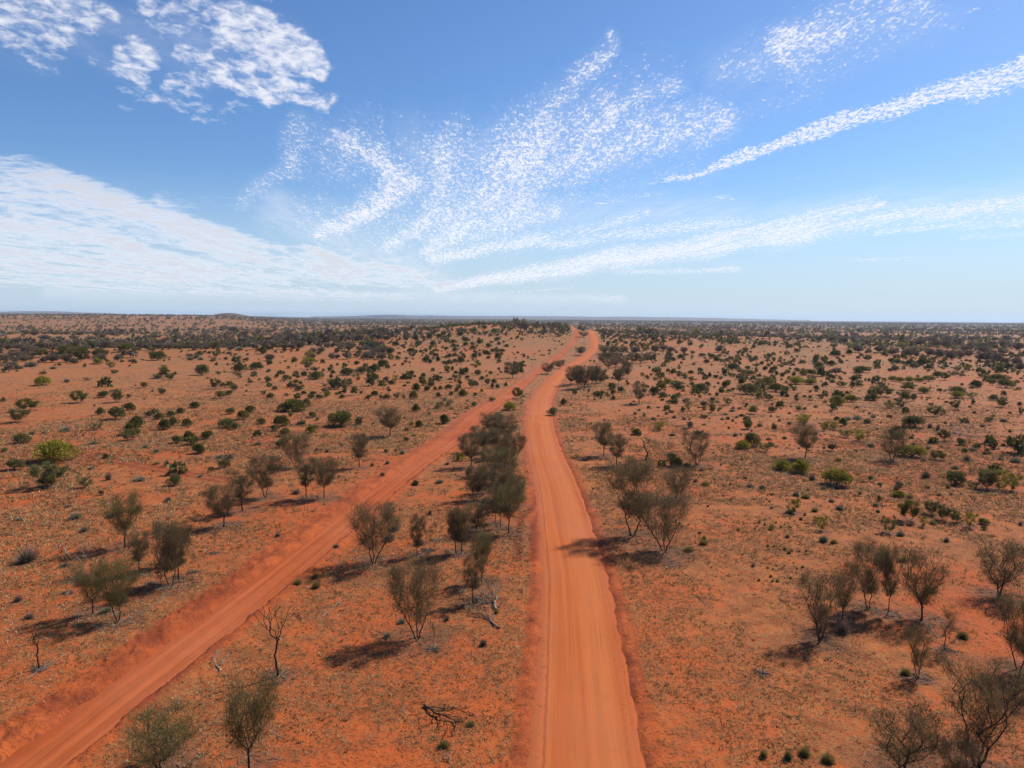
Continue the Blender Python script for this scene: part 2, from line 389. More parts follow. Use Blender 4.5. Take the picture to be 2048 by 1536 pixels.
# ------------------------------------------------------------------ cloud layer (a thin sheet 3 km up, lit by the sun from above)
CLOUD_Z = 3000.0
def cap(p0, p1, r0, r1, soft=0.9, w=1.0): return (p0, p1, r0, r1, soft, w)
CLOUD_FIELDS = {
    'fleck': ([
        cap((1195, 130), (1080, 250), 30, 64, w=.8), cap((1190, 85), (1195, 140), 16, 30, w=.75), cap((1080, 250), (1000, 400), 70, 110, w=.9),
        cap((1230, 240), (960, 420), 60, 60, w=.85), cap((1350, 180), (1100, 300), 34, 80, w=.72),
        cap((1440, 245), (1120, 330), 46, 74, w=.8),
        cap((1480, 320), (1120, 380), 18, 34, w=.4),
        cap((760, 270), (820, 330), 30, 30, w=.55), cap((720, 290), (800, 360), 30, 46, w=.9), cap((810, 370), (640, 470), 44, 20, w=.95),
        cap((610, 265), (600, 330), 34, 26, w=.72), cap((600, 330), (490, 400), 30, 20, w=.66), cap((660, 265), (740, 280), 16, 20, w=.5),
        cap((660, 300), (1000, 380), 70, 110, w=.62), cap((620, 430), (1000, 470), 56, 60, w=.66), cap((1040, 250), (1320, 200), 90, 90, w=.55), cap((1180, 380), (1420, 330), 50, 40, w=.5), cap((900, 320), (880, 440), 80, 80, w=.85), cap((900, 290), (980, 330), 24, 40, w=.6), cap((1300, 210), (1180, 330), 60, 60, w=.7), cap((960, 430), (860, 500), 60, 30, w=.9),
        cap((620, 470), (520, 440), 20, 30, w=.38),
        cap((1000, 400), (760, 490), 60, 26, w=.85), cap((1100, 420), (840, 510), 36, 16, w=.85), cap((1180, 380), (1000, 480), 60, 30, w=.6),
        cap((1820, 10), (1600, 120), 80, 54, w=.72), cap((1700, 60), (1590, 110), 34, 40, w=.85), cap((1600, 120), (1440, 160), 44, 18, w=.62),
        cap((1640, 160), (1420, 260), 44, 24, w=.5), cap((2048, 10), (1850, 30), 22, 40, w=.3), cap((1760, 330), (1500, 355), 12, 8, w=.35)], 1.7),
    'rope': ([
        cap((1330, 364), (1600, 262), 6, 13), cap((1600, 262), (2060, 140), 13, 24), cap((2060, 140), (2400, 40), 27, 40)], 1.0),
    'street': ([
        cap((870, 578), (1250, 515), 9, 24), cap((1250, 515), (1620, 462), 24, 24), cap((1620, 462), (2060, 408), 24, 22, w=.85),
        cap((1300, 500), (1760, 410), 13, 16, w=.85), cap((1100, 490), (1500, 440), 16, 12, w=.75),
        cap((1760, 470), (2060, 440), 9, 12, w=.7), cap((1230, 545), (1480, 540), 5, 8, w=.72), cap((1700, 523), (1840, 521), 4, 3, w=.62),
        cap((860, 520), (1080, 480), 12, 20, w=.9), cap((1080, 480), (1300, 430), 18, 12, w=.7), cap((1180, 410), (1330, 390), 10, 7, w=.6),
        cap((1430, 397), (1468, 397), 6, 4, w=.62), cap((1920, 475), (2060, 464), 6, 6, w=.6),
        cap((1000, 584), (1150, 574), 3, 3, w=.6), cap((2060, 408), (2400, 360), 24, 30)], 1.5),
    'sheet': ([
        cap((-500, 300), (250, 425), 110, 42, 1.0), cap((-400, 420), (250, 470), 130, 66, 1.0), cap((200, 430), (560, 500), 52, 22, .7),
        cap((560, 500), (850, 560), 24, 20, .8), cap((0, 520), (560, 545), 56, 36, 1.0), cap((450, 520), (900, 570), 40, 14, 1.0),
        cap((330, 400), (520, 415), 24, 12, .9, .72), cap((0, 560), (820, 598), 16, 14, 1.0, .85), cap((600, 596), (1160, 606), 16, 8, 1.0, .8),
        cap((1180, 600), (1240, 597), 6, 8, .8, .85), cap((560, 508), (820, 508), 10, 22, .8, .6)], 1.0),
    'veil': ([cap((0, 30), (560, 120), 90, 80, 1.4, .6), cap((1000, 420), (1500, 440), 60, 50, 1.4, .8), cap((820, 330), (1250, 300), 90, 110, 1.4, .7), cap((560, 420), (860, 560), 50, 50, 1.3, .9), cap((1500, 440), (2048, 400), 40, 50, 1.4, .8), cap((1450, 160), (1800, 60), 50, 70, 1.4, .6), cap((800, 590), (1250, 600), 14, 12, 1.2, .9), cap((100, 590), (800, 600), 24, 18, 1.2, .9)], 1.0),
    'puff': ([
        cap((-60, 40), (120, 90), 53.68, 31.72, .8, .8), cap((60, 10), (180, 50), 48.8, 36.6, .8, .8), cap((300, 30), (420, 20), 48.8, 61, .9, .66),
        cap((240, 40), (330, 60), 24.4, 31.72, .9, .6),
        cap((440, 60), (630, 100), 41.48, 29.28, .8, .95), cap((250, 115), (300, 140), 31.72, 29.28, .8, .85), cap((350, 110), (480, 140), 24.4, 24.4, .9, .8),
        cap((520, 120), (640, 140), 36.6, 31.72, .8, .95), cap((440, 160), (560, 200), 26.84, 24.4, .8, .9), cap((560, 180), (670, 215), 29.28, 19.52, .8, .85),
        cap((360, 160), (400, 165), 17.08, 17.08, .9, .7), cap((250, 175), (420, 200), 17.08, 17.08, .9, .6), cap((70, 120), (110, 140), 19.52, 14.64, .9, .6),
        cap((180, 130), (240, 130), 17.08, 17.08, .9, .5), cap((210, 210), (270, 212), 9.76, 7.32, 1.0, .5), cap((400, 222), (560, 228), 9.76, 10.98, 1.0, .55), cap((500, 5), (540, 15), 14.64, 14.64, 1.0, .5),
        cap((685, 268), (712, 280), 9.76, 7.32, .9, .85), cap((-400, -60), (60, -20), 73.2, 73.2, .9, .8)], 1.0)}
def cloud_layer():
    a = np.linspace(-1.7, 1.7, 460); b = np.concatenate([np.linspace(0.012, 0.62, 250), np.linspace(0.62, 1.1, 20)[1:]])
    Ag, Bg = np.meshgrid(a, b)
    k = np.maximum(Bg, 0.02)*0.22
    q1 = Ag/(Bg+0.12); q2 = np.log(Bg+0.12)
    Aw = Ag+(fbm(q1*4.5+31, q2*4.5+50, 4)-0.5)*k*1.1; Bw = Bg+(fbm(q1*4.5+80, q2*4.5+11, 4)-0.5)*k*0.7
    att = {}
    for name, (caps, sf) in CLOUD_FIELDS.items():
        o = np.zeros(Ag.shape)
        for p0, p1, r0, r1, soft, w in caps:
            a0, b0 = ab(*p0); a1, b1 = ab(*p1); ex, ey = a1-a0, b1-b0; soft = soft*sf
            h = np.clip(((Aw-a0)*ex+(Bw-b0)*ey)/(ex*ex+ey*ey), 0, 1)
            d = np.hypot(Aw-a0-h*ex, Bw-b0-h*ey)/((r0+h*(r1-r0))/F_PX)
            o = np.maximum(o, w*(1-sst(d, max(0.0, 1-soft*0.75), 1+soft*0.75)))
        att[name] = o.ravel()
    y = (CLOUD_Z-CAM_H)/Bg; V = np.stack([Ag*y, y, np.full(Ag.shape, CLOUD_Z)], -1).reshape(-1, 3)
    m_ = len(a); i = np.arange(len(b)-1)[:, None]*m_; j = np.arange(m_-1)[None]
    Q = np.stack([i+j, i+m_+j, i+m_+j+1, i+j+1], -1).reshape(-1, 4)
    m, N = new_mat('thin_high_cloud')
    def A(n): return X(N, N.node('ShaderNodeAttribute', attribute_name=n).outputs['Fac'])
    g = N.node('ShaderNodeNewGeometry'); px, py, pz = N.sep(g.outputs['Position'])
    aa = px/py; bb = (CLOUD_Z-CAM_H)/py
    q1 = aa/(bb+0.12); q2 = N.m('LOGARITHM', bb+0.12, math.e); Qv = N.comb(q1, q2)
    va, vb = ab(850, 606); vn = math.hypot(va, 1.0); cx, cy = va/vn, 1.0/vn
    ux = px*(1/CLOUD_Z); uy = py*(1/CLOUD_Z); al = ux*cx+uy*cy; ac = ux*cy-uy*cx
    def lin(v, a0, a1):
        n = N.node('ShaderNodeMapRange'); N.put(n.inputs[0], v); n.inputs[1].default_value = a0; n.inputs[2].default_value = a1
        return X(N, n.outputs[0])
    def cover(mask, nn, c, soft): return N.step(nn - 1.0 + mask*c, 0.0, soft)
    n_big = N.noise(Qv, 17, 3, 0.6)
    n_f1 = N.noise(N.comb(q1*0.9, q2*1.25), 58, 3, 0.62, 0.5); n_f2 = N.noise(N.comb(q1, q2*1.1), 118, 2, 0.6, 0.3); n_f3 = N.noise(N.comb(q1, q2*1.5), 32, 3, 0.62, 0.3)
    n_streak = N.noise(N.comb(al*0.35, ac*3.0), 2.2, 4, 0.6, 0.3)
    fm = A('fleck'); fm = fm*(0.30+n_big*0.7+n_streak*0.75)
    d1 = cover(fm, lin(n_f1*0.48+n_f2*0.42+n_f3*0.14, 0.36, 0.69), 1.02, 0.80)
    d1 = d1.max(N.step(fm, 0.25, 1.1)*0.20)
    n_r = N.noise(N.comb(q1+q2*0.5, q2*2.4), 40, 4, 0.65, 0.5)
    d2 = cover(A('rope'), lin(n_r*0.5+n_f2*0.5, 0.38, 0.62), 0.95, 0.75)*0.97
    n_st = N.noise(N.comb(al*0.3, ac*1.3), 1.6, 5, 0.62, 0.4); n_st2 = N.noise(N.comb(q1*0.7, q2*2.6), 46, 3, 0.6, 0.5)
    sm = A('street')
    d3 = cover(sm, lin(n_st*0.15+n_st2*0.35+n_f2*0.35+n_f1*0.15, 0.41, 0.60), 1.08, 0.6)*0.95
    d3 = d3.max(N.step(sm, 0.2, 1.0)*0.26)
    n_l = N.noise(N.comb(al*0.10, ac*1.0, 3.0), 1.5, 5, 0.6, 0.5); n_l2 = N.noise(N.comb(q1*0.5, q2*3.2, 5.0), 14, 6, 0.65, 0.6)
    d4 = cover(A('sheet'), lin(n_l*0.55+n_l2*0.45, 0.38, 0.62), 1.20, 1.1)*0.92
    n_p = N.noise(N.comb(q1*0.85-q2*0.2, q2*1.5), 26, 6, 0.62, 0.35); n_p2 = N.noise(N.comb(q1, q2*1.2), 9, 4, 0.6, 0.2)
    d5 = cover(A('puff'), lin(n_p*0.85+n_p2*0.15, 0.35, 0.68), 1.36, 1.20)*0.93
    n_row = N.noise(N.comb(al*0.25, ac*9.0), 2.0, 3, 0.6, 0.4)
    d3 = d3*N.step(n_row, 0.32, 0.55, 0.45, 1.0)
    veil = N.step(A('veil')*(n_streak*0.9+n_l2*0.5), 0.15, 1.1)*0.5
    al_ = veil.max(d1).max(d2).max(d3).max(d4).max(d5)*N.step(bb, 0.013, 0.034)
    grey = N.step(d4*(n_l2*0.6+n_l*0.4+0.25), 0.36, 0.74)
    col = N.mix(grey, (0.55, 0.55, 0.56), (0.43, 0.43, 0.45))
    tl = N.node('ShaderNodeBsdfTranslucent'); N.put(tl.inputs[0], col); df = N.node('ShaderNodeBsdfDiffuse'); N.put(df.inputs[0], col)
    mx = N.node('ShaderNodeMixShader'); mx.inputs[0].default_value = 0.12; N.t.links.new(tl.outputs[0], mx.inputs[1]); N.t.links.new(df.outputs[0], mx.inputs[2])
    tp = N.node('ShaderNodeBsdfTransparent'); m2 = N.node('ShaderNodeMixShader'); N.put(m2.inputs[0], al_)
    N.t.links.new(tp.outputs[0], m2.inputs[1]); N.t.links.new(mx.outputs[0], m2.inputs[2])
    o = N.node('ShaderNodeOutputMaterial'); N.t.links.new(m2.outputs[0], o.inputs[0])
    tag(link('clouds', mesh_np('clouds', V, Q, [m], smooth=True, attrs=att)), kind='structure')
cloud_layer()

# ------------------------------------------------------------------ plant meshes
def skeleton(targets, trunk, rng, tip_r=0.012, power=2.15, sag=0.06, curl=0.07):
    nodes = [np.array(p, float) for p in trunk]; par = [-1]+list(range(len(trunk)-1))
    top = nodes[-1]; nt0 = len(trunk)
    pl = [0.0]*len(trunk)
    order = np.argsort([np.linalg.norm(t-top) for t in targets])
    lines_idx = []
    for k in order:
        t = targets[k]; A = np.array(nodes)
        dv = t-A; dist = np.linalg.norm(dv, axis=1)
        pen = np.where(dv[:, 2] < 0.75*np.hypot(dv[:, 0], dv[:, 1]), 3.2, 1.0)
        pen = pen*np.where(np.arange(len(A)) < nt0-2, 1.6, 1.0)
        i = int((dist*pen+0.55*np.array(pl)).argmin())
        L = dist[i]; n = max(2, int(L/0.45))
        a = A[i]; prev = i; chain = [i]
        side = rng.normal(size=3)*curl*L; side[2] = abs(side[2])*0.4
        for s in range(1, n+1):
            f = s/n
            p = a+(t-a)*f+side*math.sin(math.pi*f)+rng.normal(size=3)*0.012*L*(f < 1)
            p = p - np.array([0, 0, 1])*sag*L*math.sin(math.pi*f)*0.6
            nodes.append(p); par.append(prev); prev = len(nodes)-1; chain.append(prev); pl.append(pl[i]+L*f)
        lines_idx.append(chain)
    N_ = len(nodes); r = np.zeros(N_); acc = np.zeros(N_); kids = np.zeros(N_, int)
    for i in range(1, N_): kids[par[i]] += 1
    for i in range(N_-1, -1, -1):
        if kids[i] == 0: acc[i] = tip_r**power
        r[i] = acc[i]**(1/power)
        if par[i] >= 0: acc[par[i]] += acc[i]
    A = np.array(nodes)
    lines = [(A[:nt0], r[:nt0]*np.linspace(1.25, 1, nt0))]
    for c in lines_idx:
        rr = r[c].copy(); rr[0] = min(rr[0], rr[1]*1.15); lines.append((A[c], rr))
    return lines
def crown_targets(n, rng, H, R, z0, peak=0.58, flat=0.0, lean=(0, 0)):
    T = []
    while len(T) < n:
        t = rng.random(); z = z0+(H-z0)*t
        rr = R*math.sqrt(max(0.02, 1-((t-peak)/(max(peak, 1-peak)+0.06))**2))*max(t, 0.1)**flat
        ra = rr*rng.random()**0.45; th = rng.random()*2*math.pi
        p = np.array([ra*math.cos(th)+lean[0]*t, ra*math.sin(th)+lean[1]*t, z])
        if all(np.linalg.norm(p-q) > R*0.20 for q in T[-60:]) or rng.random() < 0.08: T.append(p)
    return T
def make_mulga(seed, H=7.0, R=2.6, z0=2.6, n=70, leaves=9000, stems=1, peak=0.58, mat='mulga', ll=0.30, lw=0.028, sp=0.30, tip=0.016, bark='bark', lean=(0.3, 0), curl=0.03, vase=0.12):
    rng = np.random.default_rng(seed)
    T = crown_targets(n, rng, H*0.96, R*0.9, z0, peak, vase, lean=lean)
    # uneven outline: pull some clumps in and drop a wedge
    th0 = rng.random()*6.28
    T = [t for t in T if not (abs(((math.atan2(t[1], t[0])-th0+3.14) % 6.28)-3.14) < 0.45 and rng.random() < 0.6)]
    lines = []
    for s in range(stems):
        if stems == 1: TT = T; b = np.zeros(3); dv = rng.normal(size=2)*0.12
        else:
            a = 6.28*s/stems+rng.random(); b = np.array([math.cos(a), math.sin(a), 0])*0.14
            TT = [t for k, t in enumerate(T) if int(((math.atan2(t[1], t[0])-a+6.28*2) % 6.28)/(6.28/stems)+0.5) % stems == 0]
            if len(TT) < 3: TT = T[s::stems]
            dv = np.array([math.cos(a), math.sin(a)])*R*0.20
        zt = z0*(0.85 if stems == 1 else 0.75)
        k = 6; tr = [b+np.array([dv[0]*(i/k)**1.2+rng.normal()*0.03, dv[1]*(i/k)**1.2+rng.normal()*0.03, zt*i/k]) for i in range(k+1)]
        lines += skeleton(TT, tr, rng, tip, curl=curl)
    # side twigs
    V, Q = tubes(lines); 
    trunk = mesh_np('trunk', V, Q, [M[bark]], smooth=True)
    crown = None
    if leaves:
        Ta = np.array(T); per = rng.dirichlet(np.ones(len(T))*3)*leaves
        P, D = [], []
        for t, c in zip(Ta, per.astype(int)):
            o = t-np.array([0, 0, z0*0.9]); o /= np.linalg.norm(o)+1e-9; o = o*0.8+np.array([0, 0, 0.55]); o /= np.linalg.norm(o)
            e = rng.normal(size=(c, 3))*np.array([1, 1, 0.55])*sp
            P.append(t+e+o*rng.uniform(-0.55, 0.45, (c, 1))*R*0.32); D.append(o+rng.normal(size=(c, 3))*0.42+e*0.5)
        P = np.concatenate(P); D = np.concatenate(D)
        V, Ft = slivers(P, D, ll*rng.uniform(0.5, 1.3, len(P)), lw*rng.uniform(0.6, 1.4, len(P)), rng)
        tone = np.clip(rng.normal(0.5, 0.28, len(Ft)), 0, 1)
        crown = mesh_np('crown', V, Ft, [M[mat]], tone=tone)
    return trunk, crown
def dome_leaves(seed, n, lobes=16, hr=0.62, leaf=0.06, under=0.1, rough=0.22, lw=0.7):
    """leaves on a lumpy dome, unit width 1 (radius .5), height hr"""
    rng = np.random.default_rng(seed)
    L = []
    for i in range(lobes):
        th = rng.random()*6.28; ph = math.acos(1-rng.random()*0.95)
        rr = 0.5*rng.uniform(0.55, 0.80)
        L.append((np.array([math.cos(th)*math.sin(ph)*rr, math.sin(th)*math.sin(ph)*rr, under+hr*0.12+math.cos(ph)*rr*hr*1.55]), rng.uniform(0.13, 0.22)))
    L.append((np.array([0, 0, under+hr*0.45]), 0.28))
    idx = rng.choice(len(L), n, p=np.array([l[1]**2 for l in L])/sum(l[1]**2 for l in L))
    C = np.array([L[i][0] for i in idx]); Rr = np.array([L[i][1] for i in idx])[:, None]
    d = rng.normal(size=(n, 3)); d /= np.linalg.norm(d, axis=1)[:, None]
    P = C+d*Rr*(1-rng.random((n, 1))**2*0.35)*np.array([1, 1, 0.85])
    P[:, 2] = np.maximum(P[:, 2], 0.02+rng.random(n)*0.05); P[:, 2] *= hr/P[:, 2].max()
    c = np.hypot(P[:, 0], P[:, 1]).max()
    P[:, :2] *= 0.5/c
    D = d+rng.normal(size=(n, 3))*0.6+np.array([0, 0, 0.3])
    V, Ft = slivers(P, D, leaf*rng.uniform(0.6, 1.3, n), leaf*lw*rng.uniform(0.6, 1.3, n), rng)
    lobe_t = rng.normal(0, 0.16, len(L))[idx]
    tone = np.clip(rng.normal(0.45, 0.25, n)+lobe_t, 0, 1)
    return V, Ft, tone
def stems_lines(seed, n=7, h=0.35, spread=0.3, r=0.012):
    rng = np.random.default_rng(seed); out = []
    for i in range(n):
        a = rng.random()*6.28; s = spread*rng.uniform(0.4, 1)
        t = np.linspace(0, 1, 5)[:, None]
        P = np.concatenate([np.cos(a)*s*t**0.9, np.sin(a)*s*t**0.9, h*t], 1)+rng.normal(size=(5, 3))*0.012*t
        out.append((P, np.linspace(r, r*0.4, 5)))
    return out
def make_bush(seed, mat, n=3200, **k):
    V, Ft, tone = dome_leaves(seed, n, **k)
    fol = mesh_np('foliage', V, Ft, [M[mat]], tone=tone)
    SV, SQ = tubes(stems_lines(seed+1), 4)
    st = mesh_np('stem', SV, SQ, [M['bark']])
    return st, fol
def make_spiky(seed, mat, n=900, hr=0.5, inner=0.2, ll=0.35, lw=0.02, up=0.3):
    """low clump of fine radiating twigs or blades, width 1"""
    rng = np.random.default_rng(seed)
    d = rng.normal(size=(n, 3)); d[:, 2] = np.abs(d[:, 2])*0.9+up; d /= np.linalg.norm(d, axis=1)[:, None]
    lump = 1-0.3*vnoise(d[:, 0]*2.2+seed, d[:, 1]*2.2+3*seed)
    P = d*inner*rng.random((n, 1))*lump[:, None]; P[:, 2] *= hr*1.6
    L = ll*rng.uniform(0.7, 1.15, n)*lump
    D = d+rng.normal(size=(n, 3))*0.22
    D[:, 2] *= hr*2
    nn = np.linalg.norm(D, axis=1)
    V, Ft = slivers(P, D, L*np.clip(nn, 0.5, 1.2), lw, rng)
    V[:, 2] = np.maximum(V[:, 2], 0)
    return V, Ft, np.clip(rng.normal(0.5, 0.28, n), 0, 1)

MULGA = [
    make_mulga(11, 7, 2.8, 2.5, 95, 15000, 1, 0.68),
    make_mulga(12, 7, 2.7, 2.0, 95, 15000, 2, 0.70),
    make_mulga(13, 7, 3.0, 1.8, 110, 15000, 3, 0.70),
    make_mulga(14, 7, 2.0, 2.3, 66, 10000, 1, 0.64, sp=0.22),
    make_mulga(15, 7, 2.6, 2.3, 88, 12500, 1, 0.72, mat='mulga_green'),
    make_mulga(16, 7, 2.8, 1.9, 98, 15000, 2, 0.70, mat='mulga_green'),
]
SAPL = [make_mulga(21, 7, 1.2, 2.4, 34, 2600, 1, 0.6, sp=0.25, tip=0.014), make_mulga(22, 7, 1.0, 2.8, 26, 1000, 1, 0.6, sp=0.25, tip=0.014)]
SPARSE = [make_mulga(31, 7, 2.6, 1.8, 90, 10500, 3, 0.66, sp=0.28, tip=0.020), make_mulga(32, 7, 2.5, 1.7, 90, 10500, 2, 0.66, tip=0.020)]
DEADT = [make_mulga(41, 7, 1.9, 2.4, 46, 0, 1, 0.7, tip=0.020, bark='char', curl=0.02, vase=1.1), make_mulga(42, 7, 1.0, 2.2, 26, 0, 1, 0.7, tip=0.020, bark='char', curl=0.02, vase=1.1),
         make_mulga(43, 7, 2.6, 1.3, 80, 0, 3, 0.7, tip=0.018, bark='dead', curl=0.04), make_mulga(44, 7, 2.1, 1.8, 52, 500, 1, 0.7, tip=0.018, bark='dead', mat='dry', curl=0.05)]
GREYT = [make_mulga(51, 4.4, 2.7, 1.1, 50, 5600, 3, 0.60, mat='mulga_grey', lw=0.10, ll=0.5, sp=0.42, vase=0.0), make_mulga(52, 4.4, 2.5, 1.0, 46, 5200, 2, 0.58, mat='mulga_grey', lw=0.10, ll=0.5, sp=0.42, vase=0.0)]
DARKT = [make_mulga(61, 7, 2.7, 1.8, 84, 9000, 1, 0.62, lw=0.05, ll=0.36, mat='mulga'), make_mulga(62, 7, 2.8, 1.6, 84, 9000, 2, 0.62, lw=0.05, ll=0.36, mat='mulga')]
BUSH = {
    'green': [make_bush(s, 'green', 3600, lobes=l, hr=h, leaf=0.05) for s, l, h in ((101, 16, .60), (102, 22, .68), (103, 12, .62))],
    'yellow': [make_bush(s, 'yellow', 4800, lobes=l, hr=h, leaf=0.042) for s, l, h in ((111, 24, .60), (112, 18, .64))],
    'olive': [make_bush(s, 'olive', 3000, lobes=l, hr=h, leaf=0.05) for s, l, h in ((121, 12, .62), (122, 15, .66))],
}
def feathery(seed, mat, n=26, leaves=1800):
    return make_mulga(seed, 2.6, 1.35, 0.45, n, leaves, 3, 0.66, mat=mat, ll=0.22, lw=0.045, sp=0.15, tip=0.010, lean=(0.1, 0))
FEATH = [feathery(131, 'olive', 28, 2800), feathery(132, 'olive', 36, 5200), feathery(133, 'green', 34, 5200), feathery(134, 'yellow', 24, 2600), feathery(135, 'olive', 40, 6500)]
def single(name, parts):
    V, Ft, tone, mats = parts
    return mesh_np(name, V, Ft, mats, tone=tone)
SALT = [single('saltbush', (*make_spiky(s, 'salt', 1100, 0.52, 0.22, 0.33, 0.022), [M['salt']])) for s in (141, 142)]
DRY = [single('dry_shrub', (*make_spiky(s, 'dry', 700, 0.60, 0.16, 0.38, 0.014), [M['dry']])) for s in (151, 152)]
SPIN = [single('spinifex_clump', (*make_spiky(s, 'spin', 1500, 0.5, 0.26, 0.30, 0.014), [M['spin']])) for s in (161, 162)]

# ------------------------------------------------------------------ placement of what the photograph lets one tell apart
CR = {'o': (0, 0, 1), 'C1': (0, 600, 2.926), 'C2': (600, 600, 2.926), 'C3': (1300, 600, 2.738), 'CL': (0, 940, 2.926), 'D1': (600, 940, 3.413),
      'D2': (1100, 860, 3.413), 'D3': (1448, 940, 3.413), 'E4': (0, 1240, 3.413), 'E5': (500, 1180, 3.413), 'E7': (1448, 1200, 3.413),
      'F0': (0, 600, 6.024), 'F1': (340, 600, 6.024), 'F2': (680, 600, 6.024), 'G1': (1250, 620, 5.12), 'G2': (1648, 620, 5.12), 'K': (900, 600, 4.096)}
R_ = random.Random(3)
placed = []     # dicts: kind, desc, px, py, x, y, r, obj, label
def at(crop, x, y):
    ox, oy, s = CR[crop]; return ox+x/s, oy+y/s
def ground_pt(px, py):
    x, y, t = unproject([px], [py], h_stand); return float(x[0]), float(y[0]), float(h_stand(x[0], y[0])), float(t[0])
def height_to(px, ytop, x, y, z):
    d = pix_dir(px, ytop); return CAM_H+d[2]*math.hypot(x, y)/math.hypot(d[0], d[1])-z
def put_thing(name, parts, names, x, y, z, sx, sz, rz, tilt=0.0):
    """parts: meshes for the children of an Empty at the thing's base"""
    e = bpy.data.objects.new(name, None); COL.objects.link(e); e.empty_display_size = 0.3
    e.location = (x, y, z); e.rotation_euler = (tilt, tilt*0.5, rz); e.scale = (sx, sx, sz)
    for me, n in zip(parts, names):
        if me is not None: link(n, me, e)
    return e
def put_single(name, me, x, y, z, sx, sz, rz):
    o = link(name, me); o.location = (x, y, z); o.rotation_euler = (0, 0, rz); o.scale = (sx, sx, sz); return o
def add_tree(crop, bx, by, ty, w, var, desc='', label=None, cat='tree', name='mulga_tree', group=None, H0=7.0, R0=None, k=1.22):
    px, py = at(crop, bx, by); _, pty = at(crop, bx, ty); pw = w/CR[crop][2]
    x, y, z, t = ground_pt(px, py)
    pool, i = var; i = i % len(pool); H = max(0.8, height_to(px, pty, x, y, z))
    tr, cr = pool[i]
    dims = max(v.co.x for v in (cr or tr).vertices)-min(v.co.x for v in (cr or tr).vertices)
    sx = pw*t/F_PX/dims*k; hz = max(v.co.z for v in (cr or tr).vertices)
    if H > 11: print('TALL', crop, bx, by, round(H, 1), round(t))
    o = put_thing(name, (tr, cr), ('trunk', 'crown'), x, y, z-0.05, sx, H/hz, R_.random()*6.28)
    placed.append(dict(kind=name, desc=desc, px=px, py=py, x=x, y=y, r=sx*dims/2, o=o, label=label, cat=cat, group=group, pw=pw)); return o
_dim = {}
def dimx(me):
    if me.name not in _dim:
        n = len(me.vertices); a = np.empty(n*3, np.float32); me.vertices.foreach_get('co', a); a = a.reshape(-1, 3)
        _dim[me.name] = (np.ptp(a[:, 0]), a[:, 2].max())
    return _dim[me.name]
def add_bush(crop, bx, by, w, h, col='green', label=None, desc='', group=None):
    px, py = at(crop, bx, by); s = CR[crop][2]; pw, ph = w/s, h/s
    x, y, z, t = ground_pt(px, py-pw*0.06)
    q = 0
    while t > 900 and q < 14: q += 1; x, y, z, t = ground_pt(px, py-pw*0.06+q*1.5)
    wm = pw*t/F_PX; hm = max(ph*(0.92 if col == 'yellow' else 1.02)*t/F_PX, 0.2)
    if col in BUSH: pool, name, cat, nm = BUSH[col], {'green': 'round_bush', 'yellow': 'yellow_bush', 'olive': 'olive_bush'}[col], 'bush', ('stem', 'foliage')
    elif col.startswith('f'): pool, name, cat, nm = [FEATH[int(col[1])]], 'feathery_bush', 'bush', ('stem', 'foliage')
    elif col == 'salt': pool, name, cat, nm = SALT, 'saltbush', 'shrub', None
    elif col == 'dry': pool, name, cat, nm = DRY, 'dry_shrub', 'shrub', None
    else: pool, name, cat, nm = SPIN, 'spinifex_clump', 'grass clump', None
    p = R_.choice(pool)
    y += wm*0.3
    z = float(h_stand(x, y))
    if nm:
        dx_, dz_ = dimx(p[1]); o = put_thing(name, p, nm, x, y, z-0.03, wm/dx_, hm/dz_, R_.random()*6.28)
    else:
        dx_, dz_ = dimx(p); o = put_single(name, p, x, y, z-0.02, wm/dx_, hm/dz_, R_.random()*6.28)
    placed.append(dict(kind=name, desc=desc or col, px=px, py=py, x=x, y=y, r=wm/2, o=o, label=label, cat=cat, group=group, pw=pw, ph=ph)); return o

